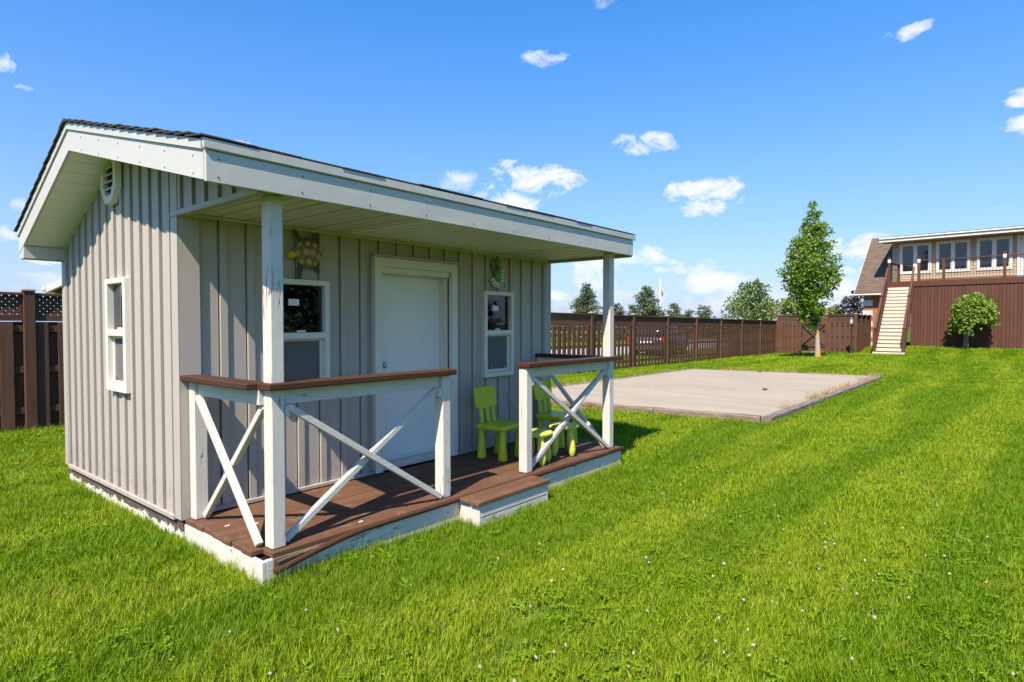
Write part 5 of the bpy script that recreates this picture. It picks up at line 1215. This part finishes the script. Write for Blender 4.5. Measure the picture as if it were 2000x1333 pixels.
def stuff_points(name, label, X, Y_, S_, RZ, lean, objs, pick, cat):
    n = len(X); me = bpy.data.meshes.new(name); me.vertices.add(n); Z = T(X, Y_); me.vertices.foreach_set('co', np.stack([X, Y_, Z], 1).astype(np.float32).ravel())
    at_ = me.attributes.new('rot', 'FLOAT_VECTOR', 'POINT'); at_.data.foreach_set('vector', np.stack([lean[0], lean[1], RZ], 1).astype(np.float32).ravel())
    at_ = me.attributes.new('scl', 'FLOAT_VECTOR', 'POINT'); at_.data.foreach_set('vector', S_.astype(np.float32).ravel())
    at_ = me.attributes.new('pick', 'INT', 'POINT'); at_.data.foreach_set('value', pick.astype(np.int32))
    me.update(); o = link(name, me); o['kind'] = 'stuff'; o['label'] = label; o['category'] = cat
    sub = bpy.data.collections.new(name+'_sources')
    for q in objs: sub.objects.link(q)
    ng = bpy.data.node_groups.new(name+'_nodes', 'GeometryNodeTree')
    ng.interface.new_socket(name='Geometry', in_out='INPUT', socket_type='NodeSocketGeometry'); ng.interface.new_socket(name='Geometry', in_out='OUTPUT', socket_type='NodeSocketGeometry')
    A = ng.nodes.new; gi = A('NodeGroupInput'); go_ = A('NodeGroupOutput'); ip = A('GeometryNodeInstanceOnPoints'); ci = A('GeometryNodeCollectionInfo')
    ci.inputs['Collection'].default_value = sub; ci.inputs['Separate Children'].default_value = True; ci.inputs['Reset Children'].default_value = True
    def named(nm, ty): q = A('GeometryNodeInputNamedAttribute'); q.data_type = ty; q.inputs['Name'].default_value = nm; return q.outputs[0]
    e2r = A('FunctionNodeEulerToRotation'); K = ng.links.new
    K(named('rot', 'FLOAT_VECTOR'), e2r.inputs[0]); K(e2r.outputs[0], ip.inputs['Rotation']); K(named('scl', 'FLOAT_VECTOR'), ip.inputs['Scale']); K(named('pick', 'INT'), ip.inputs['Instance Index'])
    ip.inputs['Pick Instance'].default_value = True
    m2p = A('GeometryNodeMeshToPoints'); K(gi.outputs[0], m2p.inputs[0])
    K(m2p.outputs[0], ip.inputs['Points']); K(ci.outputs[0], ip.inputs['Instance']); K(ip.outputs[0], go_.inputs[0])
    md = o.modifiers.new('scatter', 'NODES'); md.node_group = ng; return o
g = np.random.default_rng(99)
F0 = R(YAW); HF = R(56)
XS = []; YS = []; SS = []
for (r0, r1, dn, s_, w_, a0, a1) in ((.2, 4.5, 430, .82, 1.0, F0-R(80), F0+R(80)), (4.5, 8, 360, .82, 1.25, F0-HF, F0+HF), (8, 14, 330, .8, 1.5, F0-HF, F0+HF), (14, 24, 220, .8, 1.9, F0-HF, F0+R(48)), (24, 46, 110, .8, 2.6, F0-HF, F0+R(40))):
    x, y = scatter(r0, r1, dn, a0, a1, int(r1*10)); XS.append(x); YS.append(y)
    zs = s_*g.uniform(.75, 1.2, len(x)); SS.append(np.stack([np.full(len(x), w_), np.full(len(x), w_), zs], 1))
X = np.concatenate(XS); Y_ = np.concatenate(YS); S_ = np.concatenate(SS); n = len(X)
# height follows mowing: shorter and taller drifts
wv = .5+.5*np.sin(X*1.7+np.sin(Y_*1.3)*1.5)*np.sin(Y_*1.9+X*.6); S_[:, 2] *= .8+.4*wv
tufts = [tuft('tuft_a', 60, .075, .025, .070, .0034, 'grass', 1, .9), tuft('tuft_b', 62, .08, .020, .058, .0032, 'grass', 2, 1.0), tuft('tuft_c', 54, .07, .030, .090, .0034, 'grass', 3, .8), tuft('tuft_d', 60, .085, .016, .05, .0032, 'grass', 4, 1.2)]
stuff_points('grass', 'short mown green lawn grass', X, Y_, S_, g.uniform(0, 6.28, n), (g.normal(size=n)*.2, g.normal(size=n)*.2), tufts, g.integers(0, 4, n), 'grass')
# taller untrimmed fringe along skirting, fences, timbers
ex = []; ey = []
def edge(p, q, dens, spread):
    p = np.array(p); q = np.array(q); L = np.linalg.norm(q-p); k = int(L*dens); s = g.uniform(size=k); nn = np.array([-(q-p)[1], (q-p)[0]])/L; o = np.abs(g.normal(size=k))*spread
    r_ = p+(q-p)*s[:, None]-nn*o[:, None]; ex.append(r_[:, 0]); ey.append(r_[:, 1])
edge((-.06, -.045), (1.47, -.045), 60, .03); edge((2.34, -.045), (3.9, -.045), 55, .03); edge((-.10, 1.0), (-.10, -.03), 60, .03); edge((-.11, 3.5), (-.11, 1.0), 45, .03); edge((3.9, -.05), (3.92, 1.0), 45, .03); edge((1.46, -.06), (1.46, -.24), 40, .02); edge((1.5, -.26), (2.3, -.26), 22, .02)
edge((-5, VFN-.05), (2.5, VFN-.05), 40, .04); edge((10, VFN-.05), (CX, VFN-.05), 22, .05)
edge(PADX[3], PADX[0], 26, .05); edge(PADX[0], PADX[1], 18, .05)
X = np.concatenate(ex); Y_ = np.concatenate(ey); n = len(X); sc2 = g.uniform(.5, 1.25, n)
stuff_points('grass_fringe', 'taller uncut grass fringe along the shed skirting and fence feet', X, Y_, np.stack([np.full(n, .7), np.full(n, .7), sc2], 1), g.uniform(0, 6.28, n), (g.normal(size=n)*.12, g.normal(size=n)*.12), [tuft('fringe_a', 14, .05, .05, .10, .004, 'grass', 11, .5), tuft('fringe_b', 10, .05, .06, .12, .0038, 'grass', 12, .7)], g.integers(0, 2, n), 'grass')
# clover leaves and blossoms
g = np.random.default_rng(5)
ctr = [cw(x, y) for x, y in ((.5, 3.1), (1.1, 3.4), (.15, 2.8), (1.5, 3.9), (2.2, 3.2), (2.0, 4.6), (.6, 2.3), (-.5, 2.5), (2.9, 4.0), (1.1, 2.4), (-1.9, 2.5), (2.0, 2.6), (1.3, 5.2), (3.2, 7.9), (2.1, 7.0), (4.3, 9.0), (1.5, 6.5))]
fx_ = []; fy_ = []
for c in ctr: k = g.integers(4, 10); q = np.array(c)+g.normal(size=(k, 2))*.38; fx_.append(q[:, 0]); fy_.append(q[:, 1])
xa, ya = scatter(1.8, 9, .6, F0-R(45), F0+R(45), 321); fx_.append(xa); fy_.append(ya)
X = np.concatenate(fx_); Y_ = np.concatenate(fy_); k = keep(X, Y_); X = X[k]; Y_ = Y_[k]; n = len(X); s_ = g.uniform(.45, .75, n)
stuff_points('clover_flower', 'small white clover blossoms dotted through the lawn', X, Y_, np.stack([s_, s_, g.uniform(.8, 1.15, n)], 1), g.uniform(0, 6.28, n), (g.normal(size=n)*.2, g.normal(size=n)*.2), [flower_src(1), flower_src(2)], g.integers(0, 2, n), 'clover flowers')
lx_ = []; ly_ = []
for c in ctr: k = 24; q = np.array(c)+g.normal(size=(k, 2))*.30; lx_.append(q[:, 0]); ly_.append(q[:, 1])
xa, ya = scatter(1.5, 7, 4, F0-R(45), F0+R(45), 322); lx_.append(xa); ly_.append(ya)
X = np.concatenate(lx_); Y_ = np.concatenate(ly_); k = keep(X, Y_); X = X[k]; Y_ = Y_[k]; n = len(X); s_ = g.uniform(.8, 1.4, n)
stuff_points('clover_leaf', 'patches of round clover leaves in the lawn', X, Y_, np.stack([s_, s_, s_], 1), g.uniform(0, 6.28, n), (g.normal(size=n)*.15, g.normal(size=n)*.15), [clover_src(1), clover_src(2)], g.integers(0, 2, n), 'clover')
# dry weeds along the pad edges
ex = []; ey = []
def along(p, q, segs, dens, off):
    p = np.array(p); q = np.array(q); L = np.linalg.norm(q-p); nn = np.array([-(q-p)[1], (q-p)[0]])/L
    for a, b in segs:
        k = int((b-a)*L*dens); s = g.uniform(a, b, k); r_ = p+(q-p)*s[:, None]+nn*(off+g.normal(size=k)*.03)[:, None]; ex.append(r_[:, 0]); ey.append(r_[:, 1])
along(PN, PFR, ((.12, .2), (.26, .33), (.36, .44), (.47, .66), (.72, .97)), 26, .01)
along(PFR, PFL, ((.0, .55), (.6, 1)), 22, -.14); along(PFL, PNL, ((.0, .35), (.45, .9)), 16, -.14); along(PNL, PN, ((.05, .3), (.4, .5)), 20, -.18)
X = np.concatenate(ex); Y_ = np.concatenate(ey); n = len(X); s_ = g.uniform(.7, 1.5, n)
dg = stuff_points('dry_weeds', 'dry orange grass tufts along the timber edge of the concrete pad', X, Y_, np.stack([s_, s_, s_*g.uniform(.8, 1.4, n)], 1), g.uniform(0, 6.28, n), (g.normal(size=n)*.3, g.normal(size=n)*.3), [tuft('dry_a', 30, .07, .05, .15, .006, 'grass_dry', 41, 1.2), tuft('dry_b', 22, .09, .04, .13, .006, 'grass_dry', 42, 1.5)], g.integers(0, 2, n), 'weeds')
# a few dead leaves on the pad
for (a, b, lb) in ((7.0, 17.3, 'larger curled dead leaf near the far edge of the concrete pad'), (5.2, 12.6, 'dead leaf alone in the middle of the concrete pad')):
    x, y = cw(a, b); m = MB(); m.add([(x, y, .10), (x+.10, y+.05, .14), (x+.16, y-.02, .10), (x+.06, y-.08, .13)], [(0, 1, 2, 3)]); m.add([(x+.1, y, .10), (x+.2, y+.06, .13), (x+.24, y-.05, .10)], [(0, 1, 2)])
    tag(m.build('dead_leaf', 'leaf_brown'), lb, 'leaf', 'dead leaves on the concrete pad')
